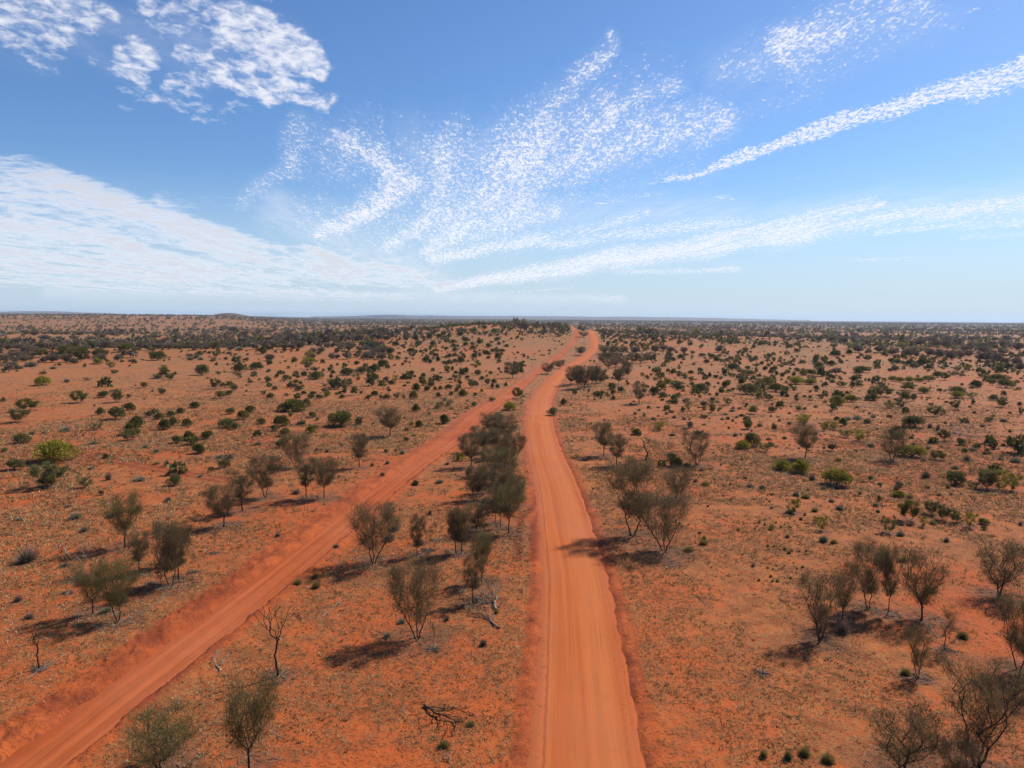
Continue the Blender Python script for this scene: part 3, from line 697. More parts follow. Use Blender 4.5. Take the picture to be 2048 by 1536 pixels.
def ground_sheet():
    rr = np.concatenate([np.array([0.5, 6, 12, 17, 21]), np.geomspace(24, 420, 430), np.geomspace(420, 22000, 290)[1:]])
    aa = np.concatenate([np.linspace(-180, -50, 27)[:-1], np.linspace(-50, -40, 11)[:-1], np.linspace(-40, 40, 480), np.linspace(40, 50, 11)[1:], np.linspace(50, 180, 27)[1:-1]])
    th = np.radians(aa); n, m = len(rr), len(th)
    Xg = rr[:, None]*np.sin(th)[None]; Yg = rr[:, None]*np.cos(th)[None]
    Z = h_all(Xg, Yg)
    V = np.stack([Xg, Yg, Z], -1).reshape(-1, 3)
    i = np.arange(n-1)[:, None]*m; j = np.arange(m)[None]; j2 = (j+1) % m
    Q = np.stack([i+j, i+m+j, i+m+j2, i+j2], -1).reshape(-1, 4)
    d1 = np.abs(road_d(Xg, Yg, RY1, RX1)); d2 = road_d(Xg, Yg, RY2, RX2)
    vg = np.maximum(1-sst(d1, W1-0.2, W1+1.3), 1-sst(np.abs(d2+0.9), W2+0.4, W2+2.4))
    vg = vg*(1-sst(np.hypot(Xg, Yg), 300, 600)*0.6)
    R = np.hypot(Xg, Yg); A = Xg/np.maximum(Yg, 1)
    wood = sst(R, 1500, 3200)*sst(A, -0.42, -0.22)*(0.75+0.25*fbm(Xg/300, Yg/900, 3))
    wood = np.maximum(wood, 0.45*sst(R, 1200, 2600)*sst(fbm(Xg/200, Yg/120, 3), 0.45, 0.6))
    wood = np.maximum(wood, sst(R, 5000, 8000)*0.9)
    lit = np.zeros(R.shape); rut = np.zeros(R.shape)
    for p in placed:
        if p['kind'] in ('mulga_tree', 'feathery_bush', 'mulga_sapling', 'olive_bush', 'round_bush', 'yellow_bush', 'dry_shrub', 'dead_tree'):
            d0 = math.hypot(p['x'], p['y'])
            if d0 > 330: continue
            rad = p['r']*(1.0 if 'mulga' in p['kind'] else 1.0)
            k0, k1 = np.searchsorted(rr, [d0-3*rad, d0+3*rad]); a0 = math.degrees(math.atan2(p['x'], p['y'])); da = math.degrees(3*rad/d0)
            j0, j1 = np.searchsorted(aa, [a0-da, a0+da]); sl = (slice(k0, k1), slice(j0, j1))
            lit[sl] = np.maximum(lit[sl], 1.0*np.exp(-((Xg[sl]-p['x'])**2+(Yg[sl]-p['y'])**2)/rad**2))  # round patch at each plant: leaf litter plus painted shade
    RUTS = [[at('C1', *q) for q in ((370, 850), (470, 885), (600, 925), (760, 955), (900, 985), (1100, 1020), (1300, 1055))], [at('C1', *q) for q in ((2040, 745), (1850, 765), (1700, 770), (1560, 800), (1400, 860))],
            [at('D1', *q) for q in ((1645, 150), (1650, 230), (1625, 275), (1570, 315), (1545, 370), (1540, 470), (1540, 600))]]
    for q in RUTS:
        q = np.array(q); x_, y_, _ = unproject(q[:, 0], q[:, 1]); L_ = np.r_[0, np.cumsum(np.hypot(np.diff(x_), np.diff(y_)))]
        ss = np.linspace(0, L_[-1], 160); xs, ys = np.interp(ss, L_, x_), np.interp(ss, L_, y_)
        for _ in range(12): xs[1:-1] = (xs[:-2]+2*xs[1:-1]+xs[2:])/4; ys[1:-1] = (ys[:-2]+2*ys[1:-1]+ys[2:])/4
        box = (Xg > xs.min()-4)&(Xg < xs.max()+4)&(Yg > ys.min()-4)&(Yg < ys.max()+4); bi = np.where(box)
        dd = np.hypot(Xg[bi][:, None]-xs[None], Yg[bi][:, None]-ys[None]).min(1)
        rut[bi] = np.maximum(rut[bi], np.exp(-((dd-0.9)/0.5)**2))
    Z = Z - 0.05*rut; V = np.stack([Xg, Yg, Z], -1).reshape(-1, 3)
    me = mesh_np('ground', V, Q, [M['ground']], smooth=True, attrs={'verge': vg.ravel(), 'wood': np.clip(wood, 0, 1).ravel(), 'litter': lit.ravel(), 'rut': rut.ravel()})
    tag(link('ground', me), kind='structure')
def ribbon(name, RY, RX, hw, mat, prof, y1):
    ys = np.concatenate([np.arange(-40, 160, 0.45), np.geomspace(160, y1, 700)])
    us = np.linspace(-hw-0.35, hw+0.35, 29)
    xc = np.interp(ys, RY, RX); 
    k = np.ones(9)/9; xc = np.r_[xc[:4], np.convolve(xc, k, 'valid'), xc[-4:]]
    sl = np.gradient(xc, ys); cs = 1/np.sqrt(1+sl*sl)
    Xr = xc[:, None]+us[None]*cs[:, None]; Yr = ys[:, None]-us[None]*(sl*cs)[:, None]
    R = np.hypot(Xr, Yr)
    Z = h_base(Xr, Yr)+prof(us[None], Xr, Yr)+0.25*sst(R, 250, 900)
    V = np.stack([Xr, Yr, Z], -1).reshape(-1, 3)
    s = np.r_[0, np.cumsum(np.hypot(np.diff(xc), np.diff(ys)))]
    uv = np.stack([np.broadcast_to(us[None], Xr.shape), np.broadcast_to(s[:, None], Xr.shape)], -1).reshape(-1, 2)
    m = len(us); i = np.arange(len(ys)-1)[:, None]*m; j = np.arange(m-1)[None]
    Q = np.stack([i+j, i+j+1, i+m+j+1, i+m+j], -1).reshape(-1, 4)
    tag(link(name, mesh_np(name, V, Q, [M[mat]], smooth=True, uv=uv)), kind='structure')
def prof_main(u, x, y):
    n = fbm(x*1.5, y*1.5, 2)-0.5
    return -0.11+0.05*np.exp(-(u/2.2)**2)+0.09*np.exp(-((u+2.75)/0.16)**2)*(0.6+n)+0.05*np.exp(-((u-2.9)/0.15)**2)*(0.6+n) \
        -0.035*(np.exp(-((u+1.0)/0.28)**2)+np.exp(-((u-0.75)/0.28)**2)+np.exp(-((u-2.1)/0.28)**2))-0.16*sst(np.abs(u), W1-0.3, W1+0.35)
def prof_track(u, x, y):
    n = fbm(x*0.9, y*0.9, 3)-0.5
    return -0.18-0.07*(np.exp(-((u+0.75)/0.24)**2)+np.exp(-((u-0.75)/0.24)**2))+0.10*n-0.05*np.exp(-((u-1.3)/0.12)**2)-0.12*sst(np.abs(u), W2-0.1, W2+0.35)
ribbon('road', RY1, RX1, W1, 'road', prof_main, float(RY1[-1]))
ribbon('track', RY2, RX2, W2, 'track', prof_track, float(RY2[-1]))

# ----------------------------------------------- trees (base x, base y, top y, width, as read from the photograph)
def T(crop, bx, by, ty, w, pool, i=0, **k): return add_tree(crop, bx, by, ty, w, (pool, i), **k)
G_L = 'mulga trees in the clump left of the narrow track'
T('CL', 730, 455, 112, 240, MULGA, 4, label='tall slim mulga standing highest in the clump left of the narrow track')
T('CL', 545, 845, 515, 205, MULGA, 4, label='olive mulga with bent crown immediately left of the lowest tree in the left clump')
T('CL', 693, 882, 490, 250, MULGA, 5, label='broad olive mulga lowest and nearest in the left clump, beside a white fallen branch')
T('CL', 818, 607, 325, 140, MULGA, 3, label='narrow mulga in the middle of the left clump with a dark shade stain')
T('CL', 945, 690, 490, 70, SAPL, 0, name='mulga_sapling', label='thin sapling just left of the fork-stemmed mulga on the right side of the left clump')
T('CL', 1000, 682, 270, 220, MULGA, 1, label='fork-stemmed mulga on the right side of the left clump, taller than its neighbours')
T('CL', 1045, 652, 300, 160, MULGA, 3, label='slender mulga tucked behind the fork-stemmed mulga at the right of the left clump')
T('CL', 985, 560, 290, 130, MULGA, 0, label='mulga hidden behind the fork-stemmed tree of the left clump')
for q, lb in (((600, 640, 470, 40), 'thin sapling between the two lowest trees of the left clump'), ((880, 668, 520, 38), 'bare sapling just right of the narrow mulga in the left clump'), ((1128, 600, 470, 36), 'bare sapling at the right edge of the left clump'), ((395, 720, 590, 40), 'thin sapling at the left edge of the left clump')):
    T('CL', *q, SAPL, 1, name='mulga_sapling', label=lb)
T('CL', 1258, 487, 335, 42, SAPL, 1, name='mulga_sapling', label='bare thin sapling alone in dry grass between the left clump and the narrow track')
T('CL', 1310, 332, 65, 200, MULGA, 0, label='rounded mulga at the lower end of the row left of the narrow track')
T('CL', 1421, 240, -35, 180, MULGA, 3, label='straight mulga second from the lower end of the row left of the narrow track')
T('CL', 1556, 162, -105, 190, MULGA, 1, label='V-stemmed mulga in the middle of the row left of the narrow track')
T('CL', 1795, 165, -100, 135, MULGA, 3, label='mulga with leaning trunk left of the last tree of the row beside the narrow track')
T('CL', 1897, 165, -95, 145, MULGA, 0, label='last mulga of the row, nearest to the narrow track, with a single dark trunk')
T('C1', 1735, 982, 758, 175, MULGA, 2, label='taller mulga behind the row of trees left of the narrow track')
T('C2', 350, 978, 760, 125, MULGA, 3, label='small mulga beyond the row, close to the left bank of the narrow track')
T('C2', 525, 797, 612, 165, MULGA, 0, label='lone spreading mulga on the open sand left of the narrow track with a dark shadow')
T('CL', 470, 632, 370, 150, DEADT, 3, cat='dead tree', name='dead_tree', label='leafless grey tree with spreading pale limbs at the left edge of the left clump')
T('CL', 228, 1165, 885, 60, DEADT, 1, cat='dead tree', name='dead_tree', label='thin dead pole-like tree at the far left above a heap of fallen sticks')
T('E5', 190, 590, 90, 200, DEADT, 0, cat='dead tree', name='dead_tree', label='blackened bare tree with forked branches alone in the foreground between the two roads')
T('E4', 1100, 1045, 610, 640, MULGA, 5, k=1.0, label='wide olive mulga cut by the bottom edge of the photo, right of the narrow track')
T('E4', 1700, 1060, 335, 390, MULGA, 4, label='tall single-trunk mulga at the bottom edge below the blackened bare tree')
T('D1', 503, 635, 180, 370, MULGA, 2, label='multi-stemmed spreading mulga right against the narrow track with a long shadow over its edge')
T('D1', 800, 1152, 565, 390, MULGA, 2, label='largest mulga between the two roads with many ascending limbs and a thick black trunk')
T('D1', 912, 1222, 1020, 45, SAPL, 1, name='mulga_sapling', label='thin bare sapling just right of the largest mulga between the roads')
T('D1', 800, 583, 280, 125, MULGA, 3, label='slim mulga standing between the spreading trackside mulga and the central thicket')
T('D1', 860, 547, 375, 40, SAPL, 1, name='mulga_sapling', label='leftmost of the three bare saplings right of the slim mulga between the roads')
T('D1', 892, 552, 370, 40, SAPL, 1, name='mulga_sapling', label='middle of the three bare saplings right of the slim mulga between the roads')
T('D1', 925, 482, 345, 40, SAPL, 1, name='mulga_sapling', label='rightmost of the three bare saplings right of the slim mulga between the roads')
T('D1', 1065, 572, 225, 160, MULGA, 3, label='left one of two close dark-trunked mulgas at the lower end of the central thicket')
T('D1', 1102, 565, 235, 170, MULGA, 0, label='right one of two close dark-trunked mulgas at the lower end of the central thicket')
T('D1', 1180, 908, 560, 175, MULGA, 3, label='slender mulga standing over the grey brush pile between the roads')
T('D1', 1240, 762, 385, 175, MULGA, 4, label='thin-trunked olive mulga between the central thicket and the grey brush pile')
T('D1', 1423, 432, 50, 250, MULGA, 4, label='rounded mulga at the right front of the central thicket beside the wide road')
T('D1', 1330, 362, 90, 120, MULGA, 3, label='thin mulga immediately left of the rounded tree at the front of the thicket')
T('D1', 1368, 397, 110, 110, SAPL, 0, name='mulga_sapling', label='thin stem under the rounded tree at the front of the central thicket')
T('D1', 1210, 420, 180, 200, DARKT, 0, label='dense dark mulga filling the lower middle of the central thicket')
T('C2', 1000, 975, 762, 145, MULGA, 0, label='mulga at the left edge of the central thicket with a dark trunk in shade')
thick = [(985, 868, 820, 55), (1010, 880, 826, 52), (965, 905, 850, 54), (1000, 915, 853, 60), (1027, 925, 862, 50), (985, 950, 885, 56), (1012, 965, 888, 62),
         (1000, 1000, 925, 62), (1024, 1012, 935, 52), (975, 985, 920, 46), (950, 1000, 925, 44)]
for q in thick:
    T('o', q[0], q[1], q[2], q[3], R_.choice([MULGA, DARKT]), R_.randrange(6), label='dark grey-green mulga crowded into the central thicket', group='crowded mulgas of the central thicket')
T('o', 1265, 1071, 908, 100, MULGA, 1, label='tall mulga right of the wide road, behind and left of the fork-trunked one')
T('o', 1328, 1102, 968, 118, MULGA, 2, label='fork-trunked mulga right of the wide road throwing its shadow onto the road edge')
T('o', 1352, 1000, 925, 70, SPARSE, 1, label='sparse mulga half hidden behind the fork-trunked pair right of the wide road')
T('o', 1207, 911, 838, 46, MULGA, 0, label='left one of the two mulgas close together right of the road bend')
T('o', 1234, 932, 861, 44, MULGA, 3, label='right one of the two mulgas close together right of the road bend')
T('o', 1292, 921, 868, 18, DEADT, 1, cat='dead tree', name='dead_tree', label='short dead trunk with bare twigs between the paired mulgas and the lone rounded mulga')
T('o', 1393, 930, 857, 58, SPARSE, 0, label='lone rounded sparse mulga with a dark bush at its lower left')
T('o', 1610, 917, 842, 58, MULGA, 0, label='dark mulga standing behind two yellow-green bushes right of the road')
T('o', 1784, 921, 850, 56, SPARSE, 1, label='open-crowned mulga with a bare Y-shaped trunk on the right plain')
T('o', 1917, 869, 832, 60, DEADT, 2, cat='dead tree', name='dead_tree', label='grey leafless spreading tree with low dark litter on the right plain')
T('D3', 655, 1167, 690, 280, SPARSE, 0, label='nearest tree of the right clump with a straight black trunk in deep shade')
T('D3', 808, 1022, 560, 190, SPARSE, 1, label='mulga just behind and right of the nearest tree in the right clump')
T('D3', 985, 950, 455, 250, MULGA, 1, label='broad-crowned mulga at the back of the right clump')
T('D3', 1118, 987, 495, 145, MULGA, 3, label='leaning slim mulga in the middle of the right clump')
T('D3', 1350, 1020, 480, 320, SPARSE, 1, label='twin-trunked mulga at the right side of the right clump')
T('D3', 1500, 1232, 890, 130, SAPL, 0, name='mulga_sapling', label='thin open sapling left of the olive grass mound at the right')
T('D3', 1878, 862, 430, 330, SPARSE, 1, label='V-stemmed mulga near the right edge with a reddish shadow at its lower left')
T('E7', 1325, 530, 165, 180, SPARSE, 0, label='small mulga with thin trunk rising beside a spinifex clump at the lower right')
T('E7', 2010, 480, -90, 300, MULGA, 1, label='mulga cut by the right edge of the photo above the lower right corner')
T('E7', 1730, 1135, 340, 530, SPARSE, 0, label='large multi-limbed mulga at the lower right corner with thick dark base')
T('E7', 1215, 1190, 670, 480, SPARSE, 1, label='wide sparse mulga at the bottom edge, left of the big corner tree')
T('E7', 1600, 1330, 900, 330, MULGA, 1, label='low mulga crown filling the bottom edge under the corner tree')
T('E7', 2160, 640, 200, 300, MULGA, 1, label='mulga outside the right edge whose shadow enters the photo')
T('E7', 262, 502, 430, 26, DEADT, 1, cat='dead tree', name='dead_tree', label='short charred stump alone left of the right clump shadow')
for i, q in enumerate([(995, 700, 530, 110), (1060, 730, 525, 130), (1105, 722, 545, 110), (1187, 705, 520, 130), (1232, 680, 560, 100), (1040, 690, 520, 110), (1160, 690, 530, 110)]):
    T('K', *q, DARKT, i, label='dark rounded mulga in the road-bend grove', group='grove at the road bend')
T('K', 1383, 692, 545, 100, DARKT, 0, label='front mulga of the pair right of the grove at the road bend')
T('K', 1450, 643, 480, 105, DARKT, 1, label='rear mulga of the pair right of the grove at the road bend')
for i, q in enumerate([(1295, 570, 460, 100), (1355, 555, 455, 100), (1420, 545, 440, 100), (1500, 522, 425, 105), (1562, 522, 430, 100), (1612, 512, 425, 95), (1262, 445, 360, 90), (1330, 440, 365, 100),
                       (1400, 440, 375, 90), (1290, 500, 415, 90), (1350, 490, 410, 100), (1240, 520, 420, 80), (1510, 430, 375, 80), (1680, 435, 365, 85)]):
    T('K', *q, DARKT, i, label='dark mulga in the long grove beyond the bend', group='long grove beyond the road bend')
T('o', 1279, 807, 762, 30, DARKT, 0, label='lone upright dark mulga right of the road bend with shadow to its left')
T('K', 1070, 452, 375, 105, DARKT, 1, label='dark mulga on the strip between the roads just before they meet')
T('K', 1095, 305, 255, 85, DARKT, 0, label='farthest dark mulga between the roads where they vanish over the rise')
T('K', 800, 608, 505, 120, DARKT, 0, label='bushy mulga on the strip between the roads, beside the narrow track')
T('K', 895, 562, 485, 100, DARKT, 1, label='low spreading mulga on the strip between the roads, right of the bushy mulga')
T('K', 508, 642, 500, 125, DARKT, 0, label='dark mulga left of the narrow track opposite the far strip trees')
# grey flat-crowned trees far right
for i, q in enumerate([(85, 325, 265, 75), (190, 335, 265, 110), (375, 345, 290, 90), (350, 430, 345, 125), (570, 435, 360, 95), (695, 455, 380, 125), (895, 388, 300, 80), (960, 360, 290, 85),
                       (880, 478, 385, 130), (950, 480, 415, 60), (1070, 474, 380, 100), (1180, 488, 385, 110), (1310, 510, 405, 130), (1390, 490, 410, 110), (1480, 480, 400, 90), (1250, 380, 300, 120),
                       (1150, 380, 300, 90), (1090, 330, 262, 130), (1380, 340, 280, 110), (1660, 520, 410, 140), (1590, 520, 420, 90), (1770, 540, 430, 130), (1870, 550, 480, 90), (1960, 560, 470, 120),
                       (1600, 400, 320, 140), (1520, 390, 320, 100), (1720, 370, 310, 90), (1850, 370, 305, 110), (1980, 410, 320, 110), (2010, 620, 530, 110), (1430, 420, 355, 110), (1830, 450, 380, 110), (310, 270, 225, 90), (625, 260, 215, 70), (130, 250, 215, 90), (1730, 500, 400, 90), (1640, 440, 360, 120)]):
    T('G2', *q, GREYT, i, H0=4.4, label='grey flat-crowned mulga in the far right grove', group='grey grove on the far right plain')
for i, q in enumerate([(100, 440, 375, 90), (305, 430, 350, 90), (390, 415, 350, 90), (470, 430, 370, 90), (595, 440, 370, 80), (960, 430, 350, 90), (430, 535, 455, 85), (480, 260, 215, 80), (1760, 310, 270, 70), (1990, 320, 270, 80)]):
    T('G1', *q, GREYT, i, H0=4.4, label='grey dome-crowned mulga among bushes right of the road', group='grey mulgas among bushes right of the road')
for i, q in enumerate([(210, 710, 605, 240), (100, 600, 520, 100), (290, 600, 520, 170), (215, 510, 440, 130), (410, 430, 360, 120), (540, 480, 410, 150), (620, 570, 500, 130), (700, 510, 440, 150), (820, 540, 470, 150),
                       (1100, 480, 425, 140), (1300, 530, 460, 170), (1030, 545, 490, 90), (1550, 530, 475, 110), (1640, 520, 455, 110), (1780, 480, 415, 120), (1860, 460, 405, 120), (1910, 590, 510, 150), (2000, 500, 440, 100), (300, 400, 350, 90), (900, 480, 420, 100),
                       (1480, 400, 340, 130), (1370, 430, 370, 130), (960, 430, 370, 120), (1160, 430, 375, 110), (1240, 460, 400, 90), (800, 420, 370, 90)]):
    T('F0', *q, GREYT, i, H0=4.4, label='grey flat-crowned mulga behind the far-left sand ridge', group='grey mulgas behind the left sand ridge')
for i, q in enumerate([(140, 470, 415, 110), (270, 480, 430, 100), (420, 470, 395, 120), (480, 490, 430, 90), (690, 480, 420, 120), (740, 510, 450, 110), (900, 430, 360, 100), (760, 390, 310, 150), (1200, 400, 350, 110), (1070, 400, 340, 100), (890, 470, 430, 90), (660, 360, 300, 130)]):
    T('F1', *q, GREYT, i, H0=4.4, label='grey mulga in woodland behind the ridge left of centre', group='grey mulgas left of centre')

# ----------------------------------------------- bushes
def B(crop, rows, **k):
    for r in rows: add_bush(crop, r[0], r[1], r[2], r[3], r[4] if len(r) > 4 else 'green', label=r[5] if len(r) > 5 else None, **k)
B('C1', [(265, 975, 258, 150, 'yellow', 'very large domed yellow-green bush on open sand at the left edge'), (60, 1010, 122, 72, 'olive', 'low olive bush left of and below the very large yellow-green dome'),
         (240, 1122, 235, 155, 'f4', 'large feathery olive bush just below the very large yellow-green dome'), (228, 508, 98, 65, 'yellow', 'yellow-green round bush alone on the far left sand'),
         (440, 612, 104, 78, 'f2', 'dark umbrella-shaped bush over pale litter on the left plain'), (595, 577, 68, 42), (675, 607, 92, 85, 'f1'), (130, 662, 130, 78, 'f2'), (85, 727, 122, 90, 'f1'),
         (480, 1110, 84, 76, 'f0', 'small feathery bush over grey litter right of the large feathery olive bush'), (105, 850, 118, 62, 'olive'), (575, 677, 62, 48), (660, 712, 118, 84, 'olive'), (740, 652, 72, 48), (865, 692, 58, 42, 'olive'),
         (785, 752, 98, 70), (925, 702, 62, 42), (990, 687, 66, 36), (1045, 667, 66, 36), (1130, 637, 68, 38), (950, 767, 84, 68), (1000, 742, 84, 54), (1085, 742, 68, 48),
         (1310, 757, 98, 58), (1365, 762, 68, 42, 'olive'), (1415, 707, 74, 58), (1460, 662, 62, 42), (1340, 672, 54, 38), (1520, 732, 58, 38), (1640, 747, 104, 68, 'green', 'dark round bush left of the large dark dome near the left row of trees'),
         (1605, 772, 54, 40, 'olive'), (1660, 803, 74, 54, 'olive'), (1825, 692, 48, 38), (1710, 667, 176, 78, 'green', 'wide dark green twin-domed bush on the middle of the left plain'), (1790, 612, 48, 32), (1985, 752, 156, 94, 'green', 'large dark green domed bush above the row of trees left of the narrow track'),
         (550, 767, 68, 48, 'f0'), (745, 832, 94, 80, 'f0', 'feathery yellowish bush with bare stems on the left plain'), (365, 777, 84, 38, 'salt'), (250, 787, 38, 27, 'salt'), (180, 792, 52, 30, 'salt'), (535, 852, 78, 27, 'salt'),
         (1020, 847, 74, 52, 'olive'), (1090, 832, 84, 62), (1205, 822, 74, 54), (1150, 907, 74, 62, 'green', 'round dark bush standing alone midway between the yellow dome and the tree row'), (905, 897, 54, 30, 'salt'), (1275, 937, 84, 32, 'salt'), (1305, 992, 84, 52, 'olive'),
         (1010, 1097, 98, 72, 'olive', 'round grey-green bush alone on sand above the lone mulga of the row'), (625, 1060, 58, 66, 'dry', 'purplish leafless shrub on open sand right of the yellow-green dome'), (585, 1150, 38, 36, 'olive'), (970, 977, 50, 54, 'dry'), (1630, 872, 64, 48, 'olive'), (1500, 857, 74, 30, 'salt'),
         (1230, 1005, 44, 28, 'olive'), (800, 1070, 90, 34, 'salt'), (520, 998, 60, 24, 'salt'), (900, 970, 80, 20, 'spin'), (1065, 988, 56, 22, 'spin'), (1165, 1040, 48, 18, 'salt'), (840, 870, 50, 28, 'salt'), (20, 895, 44, 30, 'olive')])
B('F0', [(1870, 742, 220, 118, 'green', 'dark dense bush on a bare red crest of the left sand ridge'), (760, 715, 210, 170, 'f2'), (940, 760, 230, 190, 'f2'), (1180, 715, 200, 130, 'f2'), (480, 705, 180, 110, 'f2'), (1480, 640, 190, 110, 'f2'),
         (1620, 640, 160, 70, 'f1'), (1810, 635, 120, 60, 'f1'), (330, 820, 210, 100, 'salt', 'pale grey-blue low shrub at the right end of the pale patch on the far left'), (100, 800, 200, 70, 'salt'), (200, 840, 150, 55, 'salt'), (30, 860, 90, 60, 'salt'),
         (1950, 950, 150, 140, 'f2'), (1880, 960, 150, 60, 'f1'), (2030, 975, 130, 90, 'f1'), (1315, 830, 120, 90, 'f0'), (1360, 900, 110, 60, 'f1'), (790, 1000, 90, 70, 'salt'), (1560, 750, 90, 50, 'salt'), (1720, 1070, 110, 80, 'f2'), (1940, 1150, 120, 90, 'f1'),
         (1540, 1180, 70, 50, 'olive'), (620, 840, 110, 50, 'salt'), (1030, 975, 90, 40, 'f0'), (500, 905, 90, 45, 'olive'),
         (100, 295, 90, 28), (210, 278, 45, 20), (305, 310, 90, 40), (405, 278, 55, 32), (405, 315, 60, 32), (660, 350, 70, 30), (735, 340, 45, 28), (695, 280, 55, 30), (625, 295, 40, 28), (885, 358, 60, 22), (520, 355, 110, 26), (30, 345, 60, 30, 'olive')])
B('F1', [(360, 918, 158, 138, 'green', 'round dark ball-shaped bush left of the pair of dark domes on the left plain'), (810, 880, 205, 115, 'green', 'left one of two close dark domes on the left plain'), (1018, 852, 190, 95, 'green', 'right one of two close dark domes on the left plain'),
         (1100, 658, 120, 88, 'green'), (1655, 770, 165, 80, 'yellow', 'yellow-topped bush with a grey-green bush in front on the left plain'), (1645, 842, 130, 110, 'f1'), (1745, 972, 230, 100, 'green', 'low wide dark dome left of the line of ball bushes near centre left'),
         (525, 1085, 155, 145, 'f1'), (700, 1060, 110, 80, 'f2'), (760, 1110, 130, 100, 'f1'), (700, 1150, 110, 60), (590, 1200, 150, 100, 'f2'), (825, 955, 90, 90, 'f0'), (1280, 940, 65, 55, 'olive'), (1385, 975, 108, 70), (1370, 990, 60, 60, 'f0'), (1437, 1065, 92, 72), (1510, 1005, 72, 45), (1565, 1018, 60, 40, 'olive'),
         (1540, 1102, 95, 66), (1255, 1090, 75, 50), (1603, 1143, 68, 50), (1115, 1150, 88, 62, 'f1'), (1205, 1190, 92, 70), (1720, 1150, 80, 50), (1845, 1120, 85, 60, 'f1'), (1685, 1195, 110, 62, 'olive'), (1795, 1200, 95, 60), (1960, 895, 68, 55), (1845, 862, 52, 36, 'olive'), (1940, 808, 44, 34), (1940, 950, 66, 56, 'olive'),
         (1958, 1068, 158, 110, 'green', 'dense round dark bush, largest of the ball bushes left of centre'), (1378, 630, 66, 66), (1385, 560, 80, 60), (1530, 622, 60, 40), (1550, 590, 75, 70), (350, 690, 100, 75, 'f2'), (230, 735, 120, 70, 'salt'), (360, 730, 90, 55, 'salt'), (540, 695, 130, 80, 'f1'), (920, 750, 78, 60, 'olive'),
         (1090, 530, 190, 80, 'f2'), (1270, 520, 130, 70, 'f2'), (1440, 520, 120, 80, 'f2'), (1680, 530, 150, 100, 'f2'), (1810, 470, 110, 70, 'f2'), (100, 605, 220, 80, 'f1'), (300, 605, 180, 75, 'f1'), (490, 600, 220, 95, 'f1'), (860, 570, 180, 60, 'f1'), (1020, 565, 100, 60, 'f1'), (700, 660, 110, 50, 'salt'), (820, 620, 160, 70, 'salt'), (820, 710, 100, 50, 'salt'), (2010, 640, 80, 60), (2000, 540, 120, 70, 'f1'),
         (1780, 665, 80, 40, 'olive'), (330, 245, 60, 34), (395, 262, 50, 26), (620, 250, 60, 30), (720, 250, 50, 24), (800, 275, 70, 40), (480, 275, 60, 25)])
